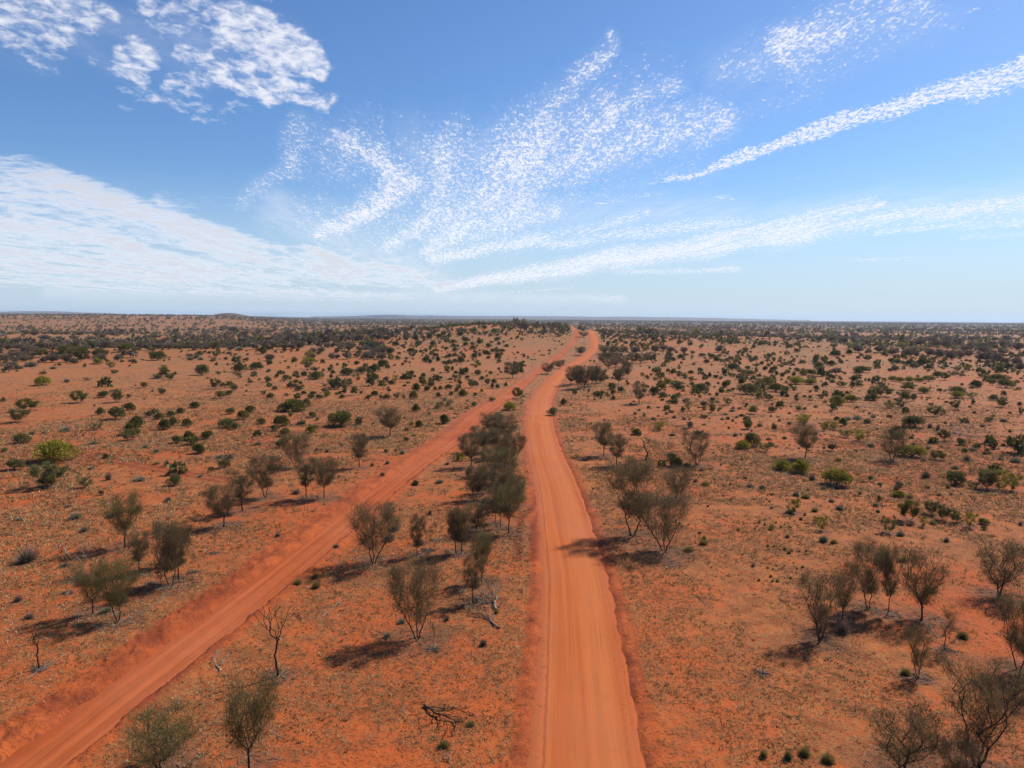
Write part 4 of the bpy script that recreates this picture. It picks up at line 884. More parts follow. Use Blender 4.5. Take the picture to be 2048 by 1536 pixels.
B('F2', [(85, 920, 185, 95, 'green', 'wide dark dome right of the dense round ball bush left of centre'), (255, 900, 160, 95), (370, 870, 130, 75), (420, 870, 140, 100), (350, 950, 80, 60), (405, 970, 120, 80), (515, 815, 150, 95), (570, 835, 80, 60), (500, 635, 115, 70), (605, 660, 120, 85), (600, 700, 80, 55, 'f1'), (510, 680, 70, 45, 'f1'),
         (665, 565, 105, 65), (755, 585, 80, 55, 'f1'), (850, 640, 120, 60), (865, 700, 110, 80, 'f1'), (690, 728, 75, 58), (708, 658, 55, 32), (570, 492, 82, 62), (790, 488, 66, 46), (910, 500, 70, 78), (935, 555, 90, 64), (1000, 468, 70, 35), (1070, 480, 95, 80), (1190, 460, 80, 52), (1125, 440, 60, 40), (1310, 460, 68, 60), (1250, 465, 70, 35),
         (1118, 558, 94, 68), (1155, 610, 34, 30), (1450, 438, 104, 62, 'green', 'dark domed bush highest on the left flank of the central sand hill'), (1595, 390, 110, 45), (1505, 508, 92, 60), (1365, 525, 90, 46), (1370, 575, 80, 50), (1420, 570, 45, 35), (1678, 535, 94, 62), (1515, 560, 75, 50), (1595, 555, 72, 48), (1605, 605, 90, 55), (1380, 630, 100, 60), (1280, 605, 60, 40), (1788, 580, 85, 58),
         (200, 785, 82, 50), (68, 812, 58, 48, 'olive'), (225, 660, 78, 48), (262, 708, 44, 34), (1150, 690, 90, 50), (1180, 750, 70, 75), (1030, 755, 95, 75), (1085, 770, 60, 60), (1310, 765, 44, 46), (1250, 775, 70, 40), (1455, 765, 130, 82), (1380, 760, 70, 50), (1320, 700, 70, 60), (1265, 708, 50, 34), (1500, 705, 55, 45), (1620, 705, 110, 65), (1905, 725, 95, 90), (1775, 665, 60, 60), (1685, 622, 40, 28),
         (785, 760, 60, 34), (755, 790, 44, 36), (1118, 866, 56, 46), (862, 912, 54, 66), (900, 935, 40, 36), (1003, 935, 72, 56), (1285, 880, 100, 95, 'f1'), (1355, 855, 50, 60), (1395, 895, 65, 45), (1515, 900, 85, 90), (1460, 865, 34, 34), (1655, 915, 85, 75), (1810, 900, 55, 44), (1535, 955, 65, 48), (1710, 965, 74, 48), (1405, 1000, 110, 110, 'f0'), (1325, 970, 70, 32, 'olive'), (1195, 945, 74, 26), (1100, 968, 42, 26), (1205, 980, 50, 18, 'spin'), (1440, 1020, 60, 50),
         (655, 1000, 90, 100, 'f3'), (610, 1028, 78, 62), (820, 1012, 60, 32, 'olive'), (780, 1045, 46, 30), (915, 1108, 138, 105, 'green', 'round-headed dark bush on a short trunk near the middle of the left plain'), (995, 1040, 100, 90), (1050, 1105, 80, 70), (1100, 1050, 90, 70, 'olive'), (1145, 1090, 58, 46), (1205, 1085, 54, 52), (1310, 1075, 98, 58), (1405, 1110, 62, 54), (1475, 1168, 130, 90), (1590, 1070, 140, 120, 'f1'), (1640, 1040, 70, 60), (1770, 1030, 95, 90, 'f1'), (1850, 1010, 70, 60), (1835, 1068, 52, 70), (1895, 1072, 54, 64), (1705, 1112, 44, 40), (1625, 1155, 58, 38), (1340, 1150, 64, 48), (1185, 1178, 84, 64), (2000, 1045, 62, 52),
         (160, 1160, 120, 120, 'f2'), (90, 1050, 160, 70, 'f1'), (20, 1190, 80, 50), (575, 1070, 60, 40, 'salt'), (595, 1102, 60, 30), (410, 1165, 104, 72), (340, 1200, 84, 56), (255, 1140, 60, 48, 'olive'), (560, 1200, 90, 66), (490, 1200, 70, 60, 'f1'), (675, 1200, 90, 84, 'f1'), (765, 1200, 50, 70, 'f1'), (880, 1200, 120, 96),
         (365, 530, 76, 60, 'f1'), (275, 510, 60, 50, 'f1'), (140, 590, 56, 54, 'olive'), (215, 600, 56, 50, 'olive'), (80, 560, 60, 50, 'olive'), (1150, 370, 150, 50, 'f2'), (770, 400, 140, 60, 'f2'), (540, 390, 100, 60, 'f2'), (300, 410, 140, 50, 'f2'), (200, 415, 90, 50, 'f2'), (450, 420, 70, 60, 'f2'), (800, 425, 60, 32), (1860, 400, 120, 50), (1730, 350, 90, 40), (1900, 500, 90, 50), (1740, 405, 70, 24), (1915, 545, 60, 44), (2010, 570, 90, 34), (1820, 525, 60, 30), (1940, 640, 100, 50)])
B('C2', [(235, 747, 4, 4, 'spin'), (675, 657, 58, 48), (840, 730, 68, 60), (695, 747, 54, 42), (620, 770, 54, 30, 'dry'), (1020, 627, 42, 30, 'olive'), (810, 640, 70, 44, 'f0'), (870, 625, 60, 40, 'f0'), (885, 645, 56, 20, 'spin'), (1120, 595, 54, 24, 'olive'), (975, 640, 40, 22, 'spin'), (500, 895, 42, 20, 'olive'), (560, 887, 34, 18, 'dry'), (665, 800, 50, 18, 'spin'), (427, 730, 30, 22, 'spin'), (755, 672, 34, 22, 'salt'), (740, 745, 40, 20, 'salt'), (620, 825, 34, 20), (155, 895, 44, 26, 'dry'), (420, 975, 36, 30, 'dry'), (480, 1035, 36, 24, 'olive'), (510, 965, 40, 30, 'salt'), (595, 905, 50, 34, 'salt'),
         (1225, 655, 88, 60, 'yellow', 'yellow-green round bush between the two roads at the head of the thicket'), (1272, 585, 72, 72, 'f2', 'upright green bush beside the narrow track just above the yellow-green roadside bush'), (1480, 682, 76, 50, 'olive', 'low olive bush touching the right edge of the wide road at the bend'), (1545, 617, 40, 38), (1607, 557, 34, 32), (1725, 566, 32, 28), (1748, 570, 34, 30), (1835, 555, 34, 30), (1835, 587, 32, 26),
         (675, 1090, 54, 34, 'dry'), (860, 970, 50, 24, 'dry')])
B('G1', [(305, 870, 125, 84, 'green'), (300, 885, 56, 42), (385, 820, 84, 68), (450, 765, 110, 66, 'yellow'), (530, 795, 130, 80, 'yellow', 'yellow-topped dark bush in the cluster right of the lone upright mulga'), (555, 825, 70, 55), (370, 750, 56, 40, 'olive'), (785, 855, 185, 96, 'green', 'long low dark bush left of the big dark dome on the right plain'), (850, 770, 70, 35), (1265, 882, 212, 118, 'green', 'big dark dome with ragged outline, largest of its row on the right plain'),
         (1475, 775, 170, 95, 'yellow'), (1560, 850, 150, 95, 'green', 'umbrella-shaped dark bush with black shade on pale sand'), (1662, 835, 56, 56), (1765, 775, 165, 100, 'yellow'), (1915, 775, 135, 82, 'yellow'), (1962, 825, 60, 55), (1835, 680, 100, 76, 'yellow'), (1920, 675, 90, 64), (1990, 615, 100, 82), (1960, 525, 70, 56), (2030, 525, 60, 56, 'yellow'), (1770, 635, 75, 40), (1110, 625, 145, 78, 'green', 'dark low dome alone beyond the big ragged dome on the right plain'), (1010, 628, 50, 40), (775, 640, 65, 50),
         (1485, 935, 95, 72, 'f2'), (1665, 898, 56, 44), (1760, 900, 44, 34), (1765, 943, 66, 44, 'f2'), (1845, 900, 50, 30, 'olive'), (1900, 935, 70, 24, 'spin'), (1040, 800, 90, 70), (1110, 835, 50, 44, 'f1'), (825, 690, 54, 38), (868, 695, 50, 60), (930, 700, 68, 34), (1090, 680, 60, 34), (1200, 700, 70, 50), (1270, 680, 150, 56), (1375, 690, 60, 34), (1260, 612, 60, 40), (1445, 620, 64, 40), (1505, 655, 66, 44), (1560, 665, 50, 40), (1620, 690, 50, 40),
         (1195, 470, 110, 56, 'f2'), (1480, 495, 70, 50), (890, 500, 74, 50), (840, 550, 74, 44), (800, 485, 80, 40), (585, 505, 80, 50), (500, 530, 64, 46), (305, 490, 56, 40), (580, 555, 36, 30), (440, 640, 52, 44), (490, 650, 40, 30), (550, 685, 50, 34), (680, 660, 80, 40), (1300, 530, 64, 40), (1345, 590, 86, 40, 'f1'), (1405, 365, 70, 50), (1770, 440, 66, 44), (1325, 395, 60, 34), (1265, 305, 54, 28), (1360, 320, 44, 26), (570, 350, 70, 40), (675, 370, 56, 40), (770, 315, 44, 34), (330, 340, 70, 40), (295, 315, 56, 40), (400, 340, 70, 34), (355, 280, 100, 44), (1090, 360, 80, 70, 'f1'), (1075, 290, 60, 28), (700, 460, 70, 44, 'f1'), (1045, 470, 70, 54, 'f1'), (1485, 308, 28, 16),
         (595, 1050, 70, 60, 'olive'), (650, 1040, 60, 120, 'f0'), (900, 1060, 80, 80, 'f2'), (890, 1000, 50, 30), (1320, 1075, 120, 90, 'f2'), (1510, 1055, 96, 68, 'olive'), (1265, 1225, 90, 100, 'f2'), (1270, 1130, 66, 44, 'salt'), (815, 1115, 90, 40, 'olive'), (510, 1115, 66, 50, 'salt'), (480, 1060, 70, 30, 'olive'), (610, 1130, 66, 40, 'salt'), (665, 1130, 44, 26, 'salt'), (425, 1075, 44, 30), (345, 1095, 50, 28, 'salt'), (295, 1130, 50, 34, 'salt'), (200, 1080, 60, 34, 'salt'), (245, 1010, 46, 28), (150, 1035, 54, 34, 'salt'), (105, 1075, 60, 44, 'salt'), (345, 1010, 70, 26, 'salt'), (385, 935, 50, 28), (455, 885, 36, 18), (1000, 1130, 60, 34, 'salt'), (1055, 1125, 50, 30), (1035, 1085, 90, 30, 'salt'), (1105, 1145, 40, 24), (1150, 1110, 60, 34, 'salt'), (1205, 1095, 56, 30), (1390, 1200, 60, 44, 'salt'), (1535, 1225, 50, 44), (1525, 1180, 50, 30, 'salt'), (1585, 1145, 40, 26), (1690, 1070, 60, 30, 'salt'), (1690, 1180, 80, 50, 'salt'), (1790, 1045, 90, 64, 'f1'), (1850, 1030, 60, 34, 'olive'), (1960, 1005, 50, 28, 'olive'), (2015, 915, 70, 60, 'f1'), (1105, 1050, 100, 34, 'salt'), (1180, 1020, 60, 24, 'olive'), (975, 1025, 60, 28, 'olive'), (1060, 985, 110, 90, 'f0'), (900, 970, 90, 50, 'f0'), (640, 950, 60, 50, 'f0'), (1570, 1105, 44, 24, 'salt'), (1240, 1000, 44, 26, 'olive'), (1610, 990, 56, 24, 'olive'), (1705, 1000, 44, 24, 'salt'),
         (350, 1225, 120, 70, 'f3', 'sparse yellowish bush with bare stems above the lone rounded sparse mulga'), (85, 1225, 60, 30, 'salt'), (615, 1225, 60, 26, 'salt'), (815, 1185, 60, 26, 'salt'), (1840, 1165, 150, 90, 'f3')])
B('G2', [(155, 990, 180, 118, 'yellow', 'left one of two close yellow-green domes in the middle of the right plain'), (295, 955, 132, 98, 'yellow', 'right one of two close yellow-green domes in the middle of the right plain'), (145, 880, 95, 50), (245, 870, 60, 40, 'olive'), (640, 905, 200, 120, 'f2', 'dark flat-topped bush right of the two yellow-green domes'), (530, 940, 150, 80), (455, 935, 80, 70, 'olive'), (885, 840, 180, 90, 'f2', 'upper one of two stacked dark flat-topped bushes on the right plain'), (855, 950, 140, 115, 'f2', 'lower one of two stacked dark flat-topped bushes on the right plain'), (930, 940, 80, 80, 'f2'), (780, 960, 110, 60, 'f1'), (1045, 862, 125, 80, 'yellow', 'bright yellow-green round bush right of the stacked flat-topped bushes'),
         (1385, 870, 160, 80), (1385, 915, 145, 86, 'yellow', 'yellow-green dome pressed against a dark dome on the right plain'), (850, 1070, 85, 78, 'olive'), (690, 1020, 120, 80, 'f0'), (800, 1010, 110, 70, 'f1'), (1150, 1105, 160, 120, 'f1', 'wide feathery olive bush over pale litter on the right plain'), (1235, 1080, 80, 70, 'f0'), (1105, 990, 70, 40, 'f1'), (1360, 1030, 120, 110, 'f1'), (1855, 1010, 145, 115, 'f1', 'round olive bush with black shade near the right edge'), (1755, 940, 105, 72, 'olive'), (2012, 985, 58, 46), (1520, 910, 100, 70, 'f0'), (1540, 960, 50, 32), (2030, 1080, 60, 90, 'f1'),
         (1905, 812, 180, 96, 'green', 'dark dense bush, front one of the pair at the upper right edge'), (1830, 745, 190, 80, 'green', 'dark wide bush behind the front one of the pair at the upper right edge'), (1580, 805, 145, 82), (1745, 780, 110, 80, 'f1'), (1640, 700, 110, 50, 'f1'), (720, 735, 90, 64, 'yellow'), (790, 745, 90, 64, 'yellow'), (885, 748, 105, 72, 'yellow'), (985, 745, 90, 60, 'yellow'), (1090, 740, 120, 74, 'yellow'), (1180, 700, 100, 70), (1255, 730, 110, 90, 'f2'), (420, 655, 175, 72, 'green'), (370, 655, 80, 60), (910, 580, 130, 66), (1030, 580, 120, 80), (1080, 560, 110, 50), (1095, 615, 105, 56), (765, 560, 110, 56), (700, 540, 90, 44), (745, 490, 70, 34), (460, 530, 110, 66, 'f2'), (560, 590, 90, 84, 'f1'), (95, 580, 120, 60), (268, 460, 74, 54), (130, 485, 130, 70), (20, 520, 50, 56), (205, 485, 60, 34, 'salt'), (680, 640, 60, 44, 'olive'), (355, 505, 50, 34), (1380, 630, 110, 44, 'f1'), (1410, 690, 70, 50, 'f1'), (1345, 680, 90, 50, 'f0'),
         (190, 800, 110, 66, 'f2'), (300, 790, 66, 56), (315, 740, 66, 70), (80, 700, 60, 44), (100, 750, 90, 50, 'salt'), (25, 890, 50, 36), (480, 850, 54, 34, 'olive'), (140, 1135, 60, 46), (260, 1135, 66, 40, 'salt'), (360, 1135, 100, 46, 'salt'), (515, 1110, 70, 34, 'salt'), (685, 1105, 66, 28), (460, 1165, 66, 34, 'olive'), (310, 1165, 30, 18), (115, 1205, 90, 50, 'f3'), (25, 1225, 60, 80, 'f1'), (960, 1225, 220, 130, 'green', 'big dark rounded bush with dead twigs at its sides on the right plain'), (820, 1225, 70, 80, 'dry'), (1095, 1210, 60, 60, 'dry'), (1180, 1225, 60, 60, 'dry'), (1720, 1150, 110, 50, 'olive'), (1865, 1155, 100, 44, 'salt'), (1640, 1205, 80, 40, 'salt'), (1565, 205, 60, 36), (1160, 215, 50, 26), (1770, 265, 70, 34), (1885, 270, 60, 36), (1150, 270, 44, 20), (1300, 240, 50, 22), (1745, 300, 60, 24), (1460, 285, 60, 26, 'olive'), (1010, 195, 60, 26), (850, 235, 60, 28), (810, 215, 60, 22), (1920, 205, 50, 20), (750, 290, 50, 30, 'olive'),
         (1085, 910, 60, 16), (1255, 955, 44, 24), (1550, 1065, 50, 28, 'olive'), (1910, 1070, 50, 30, 'olive'), (1060, 925, 24, 14), (350, 1010, 60, 24, 'olive')])
B('C3', [(570, 812, 92, 80, 'green', 'upright dark-green bush of the pair left of the dark mulga on the right plain'), (515, 826, 92, 56, 'yellow', 'lower yellow-green bush of the pair left of the dark mulga on the right plain'), (635, 836, 62, 54, 'f0'), (665, 806, 40, 26), (735, 942, 115, 68, 'yellow', 'left one of two adjoining yellow-green bushes in front of the dark mulga'), (842, 962, 124, 90, 'yellow', 'right one of two adjoining yellow-green bushes in front of the dark mulga'),
         (1045, 1032, 152, 110, 'yellow', 'large ragged yellow-green bush alone on sand right of the adjoining pair'), (1455, 877, 140, 80, 'yellow', 'yellow-green dome right of the open-crowned mulga'), (1590, 887, 92, 56, 'f2'), (1160, 782, 112, 70, 'f3', 'sparse yellow bush between the dark mulga and the open-crowned mulga'), (960, 725, 72, 52, 'f3'), (1010, 715, 60, 46, 'f3'), (850, 690, 96, 60, 'f3'), (1080, 760, 70, 50, 'f0'),
         (1450, 802, 50, 28, 'dry'), (1528, 822, 44, 26, 'salt'), (1438, 765, 44, 26, 'salt'), (1330, 790, 40, 30, 'salt'), (1220, 812, 72, 32, 'salt'), (1132, 835, 32, 26, 'salt'), (1505, 890, 46, 30, 'salt'), (1780, 835, 80, 30, 'salt'), (1865, 852, 50, 30, 'salt'), (1930, 880, 46, 26, 'salt'), (1935, 862, 34, 20, 'salt'), (1840, 850, 40, 34, 'dry'), (1710, 800, 64, 44, 'olive'), (1620, 780, 66, 70, 'f2'), (1580, 718, 30, 46, 'dry'), (1540, 705, 40, 40, 'dry'), (1745, 890, 60, 50, 'dry'), (1885, 938, 50, 50, 'dry'), (1525, 985, 84, 60, 'dry', 'purplish dead shrub left of the dense bush near the right sparse thicket'),
         (1690, 1022, 96, 80, 'green', 'dense dark bush at the left end of the sparse thicket at the right edge'), (1655, 985, 60, 50, 'olive'), (1860, 1050, 120, 120, 'f1'), (1940, 1060, 130, 120, 'f3'), (2010, 1060, 90, 110, 'f3'), (1880, 1000, 130, 66, 'f1'), (1780, 1040, 60, 44, 'f0'), (1370, 1030, 60, 30, 'olive'), (1355, 1048, 50, 36, 'dry'), (1370, 1088, 80, 40, 'yellow'), (1435, 1090, 62, 26, 'spin'), (1172, 1005, 46, 18, 'spin'), (1265, 1018, 40, 24, 'salt'), (1155, 1068, 34, 22, 'dry'), (955, 1042, 44, 30, 'salt'), (895, 995, 60, 46, 'dry'), (860, 1092, 72, 28, 'spin'), (805, 1080, 56, 30, 'salt'), (618, 1042, 50, 36, 'salt'), (550, 1030, 50, 26, 'salt'), (310, 1025, 72, 34, 'spin', 'pale straw grass mound left of the yellow-green bushes, right of the road trees'), (145, 922, 72, 56, 'green', 'small dark bush just behind the right pair of roadside mulgas'), (205, 925, 50, 30, 'olive'), (250, 1000, 36, 22, 'salt'), (283, 940, 38, 22, 'salt'), (525, 982, 36, 18, 'salt'), (1040, 890, 62, 30, 'spin', 'low straw-olive grass mound between the dark mulga and the open-crowned mulga'),
         (50, 722, 74, 54, 'f3'), (125, 750, 60, 26, 'salt'), (193, 715, 44, 20, 'salt'), (20, 660, 40, 26, 'salt'), (470, 750, 40, 28, 'salt'), (540, 715, 50, 50, 'f2'), (605, 695, 44, 26, 'salt'), (685, 720, 36, 40, 'f2'), (742, 765, 36, 26, 'salt'), (655, 770, 44, 20, 'salt'), (1230, 645, 46, 24, 'salt'), (1145, 660, 66, 34, 'salt'), (1090, 660, 44, 26, 'salt'), (1195, 680, 46, 26, 'olive'), (1945, 672, 56, 26, 'salt'), (2000, 808, 44, 24), (2020, 900, 90, 40, 'salt'), (1765, 945, 36, 22, 'salt'), (1680, 935, 60, 34, 'salt')])
B('D3', [(480, 312, 116, 116, 'f3', 'sparse yellow bush over grey litter in the middle of the tuft field at the right'), (675, 425, 84, 110, 'f3', 'leaning yellow-green bush above a blue-grey shrub at the right'), (640, 370, 60, 50, 'f3'), (690, 502, 92, 62, 'salt', 'blue-grey rounded shrub under the leaning yellow-green bush'), (758, 512, 74, 42, 'spin'), (800, 284, 90, 50, 'salt', 'rounded blue-green shrub right of the sparse yellow bush over grey litter'), (742, 226, 66, 36, 'salt'), (1045, 256, 64, 38, 'salt'), (1215, 196, 84, 50, 'yellow'), (1282, 200, 68, 32, 'spin'), (1066, 215, 40, 40, 'olive'),
         (1290, 372, 158, 158, 'f2', 'dark green V-shaped bush at the left of the pale litter strip at the right'), (1370, 402, 74, 84, 'f3'), (1440, 384, 84, 40, 'spin'), (1430, 320, 120, 110, 'f1'), (1520, 360, 110, 120, 'f1'), (1600, 372, 100, 96, 'f1'), (1695, 405, 96, 116, 'f3', 'yellow-green feathery bush at the right end of the pale litter strip'), (1790, 382, 76, 44, 'green'), (1785, 415, 50, 30, 'olive'), (1135, 442, 92, 130, 'f0', 'half-dead bush with yellow top and bare stems left of the V-shaped bush'), (1220, 462, 90, 44, 'salt'), (1530, 500, 66, 42, 'dry'), (2035, 385, 50, 44, 'dry'), (630, 295, 76, 40, 'spin'), (555, 315, 30, 20, 'spin'), (570, 205, 90, 32, 'spin', 'flat olive grass ring beside a small grey shrub right of the tuft field'), (500, 185, 60, 34, 'dry'), (265, 135, 50, 36, 'salt'), (180, 125, 50, 26, 'dry'), (325, 418, 62, 28, 'spin'), (440, 462, 40, 30, 'salt'), (955, 92, 50, 22, 'spin'), (1072, 105, 44, 24, 'salt'), (935, 168, 40, 24, 'dry'), (1200, 130, 70, 40, 'dry'), (1205, 110, 56, 26, 'salt'), (1558, 178, 44, 26, 'dry'), (1475, 182, 40, 20, 'olive'), (1395, 132, 40, 22, 'olive'),
         (200, 660, 34, 26, 'dry'), (1220, 385, 50, 28, 'salt'), (1430, 857, 150, 66, 'spin', 'large flat olive grass mound under the twin-trunked mulga of the right clump'), (1240, 640, 110, 50, 'spin'), (1075, 595, 76, 32, 'spin'), (830, 1140, 150, 120, 'dry', 'dense dark shrub in the deep shade beside the nearest tree of the right clump')])
B('D2', [(1068, 392, 92, 44, 'spin', 'pale straw grass mound right of the half hidden sparse mulga'), (955, 845, 130, 52, 'spin', 'pale straw grass mound just right of the fork-trunked mulga'), (1056, 797, 104, 48, 'spin', 'wide pale grass mound right of the fork-trunked mulga, upper of two'), (1056, 755, 50, 40, 'spin'), (1024, 712, 34, 26, 'salt'), (995, 362, 42, 26, 'dry'), (1035, 285, 40, 26, 'dry'), (1390, 940, 44, 34, 'dry'), (1625, 740, 42, 36, 'salt'), (1645, 580, 90, 34, 'salt'), (860, 255, 80, 60, 'green')])
B('E7', [(278, 1095, 84, 84, 'spin', 'leftmost of the four spinifex clumps along the bottom edge at the right'), (450, 1108, 98, 96, 'spin', 'second spinifex clump from the left along the bottom edge at the right'), (568, 1090, 132, 86, 'spin', 'third and tallest spinifex clump from the left along the bottom edge at the right'), (732, 1140, 152, 88, 'spin', 'rightmost and widest of the four spinifex clumps along the bottom edge'),
         (1257, 532, 110, 66, 'spin', 'spinifex clump at the foot of the small thin-trunked mulga at the lower right'), (1653, 284, 124, 74, 'spin', 'olive-green spinifex mound alone in the open at the lower right')])
B('CL', [(1737, 682, 74, 46, 'spin', 'left one of three spinifex clumps beside the narrow track'), (1845, 703, 80, 56, 'spin', 'front one of three spinifex clumps beside the narrow track'), (1842, 642, 72, 36, 'spin', 'rear one of three spinifex clumps beside the narrow track'), (425, 300, 100, 50, 'salt', 'dark grey low shrub left of the tall slim mulga'), (632, 290, 80, 38, 'salt'), (478, 372, 78, 44, 'dry'), (120, 570, 190, 110, 'dry', 'big heap-like dark grey shrub at the left edge with fallen sticks in it'), (150, 885, 90, 50, 'dry'), (90, 780, 70, 50, 'dry'), (975, 190, 60, 40, 'dry'), (1620, 395, 50, 36, 'dry'), (800, 70, 90, 30, 'salt'), (1725, 150, 80, 40, 'dry'), (100, 300, 70, 20, 'salt'), (600, 850, 100, 44, 'salt'), (390, 225, 50, 24, 'salt'), (360, 580, 90, 36, 'salt'), (1960, 460, 50, 26, 'salt')])
B('D1', [(640, 430, 110, 60, 'salt'), (600, 500, 120, 60, 'salt'), (1110, 500, 110, 90, 'dry'), (785, 110, 60, 34, 'green'), (950, 100, 90, 34, 'salt'), (885, 310, 50, 50, 'dry'), (810, 530, 120, 60, 'dry'), (690, 1060, 80, 50, 'salt'), (590, 1160, 80, 50, 'salt', 'small pale grey shrub left of the largest mulga trunk'), (1000, 1040, 60, 50, 'dry'), (1250, 1215, 90, 60, 'dry'), (430, 510, 70, 50, 'dry'), (240, 540, 60, 34, 'dry')])
B('E5', [(1505, 945, 96, 50, 'spin', 'golden grass tuft at the tips of the charred fallen branch'), (1320, 1100, 120, 70, 'spin', 'golden grass tuft at the bottom edge above pale dead sticks'), (1680, 170, 60, 40, 'spin')])
for i, q in enumerate([(1293, 640, 22), (1290, 693, 40), (1403, 680, 28), (1427, 690, 24), (1432, 640, 34), (1468, 650, 28), (1545, 640, 28), (1520, 685, 70), (1580, 670, 28), (1604, 650, 22), (1645, 670, 22), (1672, 625, 18), (1718, 620, 44), (1745, 585, 34), (1762, 640, 20),
                       (1490, 800, 34), (1494, 824, 28), (1535, 800, 28), (1572, 820, 22), (1608, 825, 44), (1637, 850, 44), (1655, 832, 28), (1706, 838, 32), (1754, 835, 32), (1748, 855, 24), (1638, 892, 18), (1666, 912, 20), (1490, 950, 30), (1525, 957, 26), (1553, 932, 20), (1604, 932, 20), (1690, 955, 28), (1728, 945, 34), (1430, 1035, 34), (1512, 1010, 40), (1522, 1040, 30), (1555, 1042, 38), (1604, 1015, 18), (1648, 1022, 34),
                       (1125, 345, 26), (1190, 388, 26), (1234, 380, 34), (1338, 336, 30), (1150, 428, 24), (1210, 350, 20), (1396, 475, 20), (1480, 480, 26), (1500, 496, 28), (1450, 575, 18), (1560, 600, 18), (1640, 610, 22), (1800, 495, 20), (1670, 360, 18), (1740, 355, 22), (1535, 345, 18), (1170, 245, 30), (1120, 160, 22), (1240, 200, 22), (1310, 200, 24), (1355, 195, 24), (1240, 240, 26), (1180, 135, 26), (680, 145, 22), (710, 145, 22)]):
    add_bush('D2', q[0], q[1], q[2], q[2]*0.75, 'spin', desc='tuft', group='small dark grass tufts on the open sand at the right')

ground_sheet()
# ------------------------------------------------------------------ dead wood
def lying(seed, R, n, flatz=0.16, bark='dead', tip=0.012, z0=0.8):
    """a limb with forks, lying along +x, length about 1"""
    rng = np.random.default_rng(seed)
    T_ = [np.array([rng.uniform(0.35, 1.0), 0, 0])*1.0 + np.array([0, (rng.random()-0.5)*R*1.6, abs(rng.normal())*flatz]) for _ in range(n)]
    T_ = [np.array([t[0]*7, t[1]*7*t[0], t[2]*7*t[0]]) for t in T_]
    swap = [np.array([t[1], t[2], t[0]]) for t in T_]
    tr = [np.array([rng.normal()*0.02, rng.normal()*0.02, z0*i/5]) for i in range(6)]
    L = skeleton(swap, tr, rng, tip, sag=0.03)
    L = [(np.stack([P[:, 2], P[:, 0], np.maximum(P[:, 1], 0.0)+r], 1)/7, r/7) for P, r in L]
    V, Q = tubes(L); return mesh_np('fallen_branch', V, Q, [M[bark]], smooth=True)
def pile(seed, n=60, mat='dead', r=0.012, hr=0.3, ln=0.5):
    rng = np.random.default_rng(seed); L = []
    for _ in range(n):
        c = rng.normal(size=3)*np.array([0.2, 0.2, 0.0]); c[2] = abs(rng.normal())*hr*0.4
        a = rng.random()*6.28; d = np.array([math.cos(a), math.sin(a), rng.normal()*0.35]); l = ln*rng.uniform(0.3, 1)
        t = np.linspace(-0.5, 0.5, 5)[:, None]; P = c+d*l*t+rng.normal(size=(5, 3))*0.018
        P[:, 2] = np.maximum(P[:, 2], 0.01); L.append((P, np.linspace(r, r*0.3, 5)*rng.uniform(0.5, 1.2)))
    V, Q = tubes(L, 4); return mesh_np('stick_heap', V, Q, [M[mat]])
LY = {'char': lying(201, 0.36, 26, 0.10, 'char', 0.045), 'charlog': lying(202, 0.08, 3, 0.03, 'char', 0.05), 'pale': lying(203, 0.25, 18, 0.06, 'dead', 0.035), 'pale2': lying(204, 0.4, 34, 0.14, 'dead', 0.03), 'palelog': lying(205, 0.05, 2, 0.02, 'dead', 0.04),
      'brush': lying(206, 0.62, 170, 0.16, 'brush', 0.020, 0.2), 'dbrush': lying(208, 0.5, 130, 0.14, 'brush', 0.022, 0.2)}
def lay(kind, crop, x0, y0, x1, y1, label, name='fallen_branch', sw=1.0, cat='fallen branch'):
    a = at(crop, x0, y0); b = at(crop, x1, y1)
    ax, ay, az, _ = ground_pt(*a); bx, by, bz, _ = ground_pt(*b)
    L = math.hypot(bx-ax, by-ay)
    o = link(name, LY[kind]); o.location = (ax, ay, float(h_all(ax, ay))); o.rotation_euler = (0, -math.atan2(float(h_all(bx, by))-float(h_all(ax, ay)), L), math.atan2(by-ay, bx-ax))
    o.scale = (L, L*sw, L*min(1, sw)); placed.append(dict(kind=name, desc='', px=a[0], py=a[1], x=(ax+bx)/2, y=(ay+by)/2, r=0.3, o=o, label=label, cat=cat, group=None, pw=10))
lay('char', 'E5', 1185, 795, 1440, 960, 'charred forked branch lying on sand between the roads, thick end to the left', sw=1.1)
lay('char', 'E5', 1200, 800, 1500, 830, 'upper charred limb of the fork lying beside the golden grass tuft', sw=0.5)
lay('charlog', 'D1', 1515, 468, 1310, 450, 'black fallen log lying between the central thicket and the wide road', name='fallen_log', cat='log', sw=1.6)
lay('charlog', 'E7', 300, 585, 590, 705, 'long dark fallen pole lying below the shadow of the right clump', name='fallen_log', cat='log', sw=1.0)
lay('dbrush', 'D1', 1362, 1085, 1180, 930, 'dark brushy fallen crown with pointed end beside the grey brush pile between the roads', sw=0.8)
lay('brush', 'D1', 1340, 960, 1190, 830, 'grey tangled brush pile right of the slender mulga between the roads', sw=1.2)
lay('pale', 'D1', 155, 1000, 310, 880, 'white forked dead branch on sand right of the blackened bare tree', sw=0.7)
lay('pale', 'CL', 690, 892, 975, 770, 'long white fallen branch running from the foot of the lowest tree of the left clump', sw=0.35)
lay('palelog', 'CL', 330, 1140, 415, 1092, 'short white stick among dry grass near the thin dead tree at far left', sw=0.6)
lay('pale2', 'E4', 180, 405, 480, 250, 'heap of long pale sticks at the foot of the far-left thin dead tree', sw=0.45)
lay('pale2', 'E4', 1500, 350, 1515, 235, 'grey upturned dead stump with spreading roots right of the narrow track', sw=1.3, cat='dead stump')
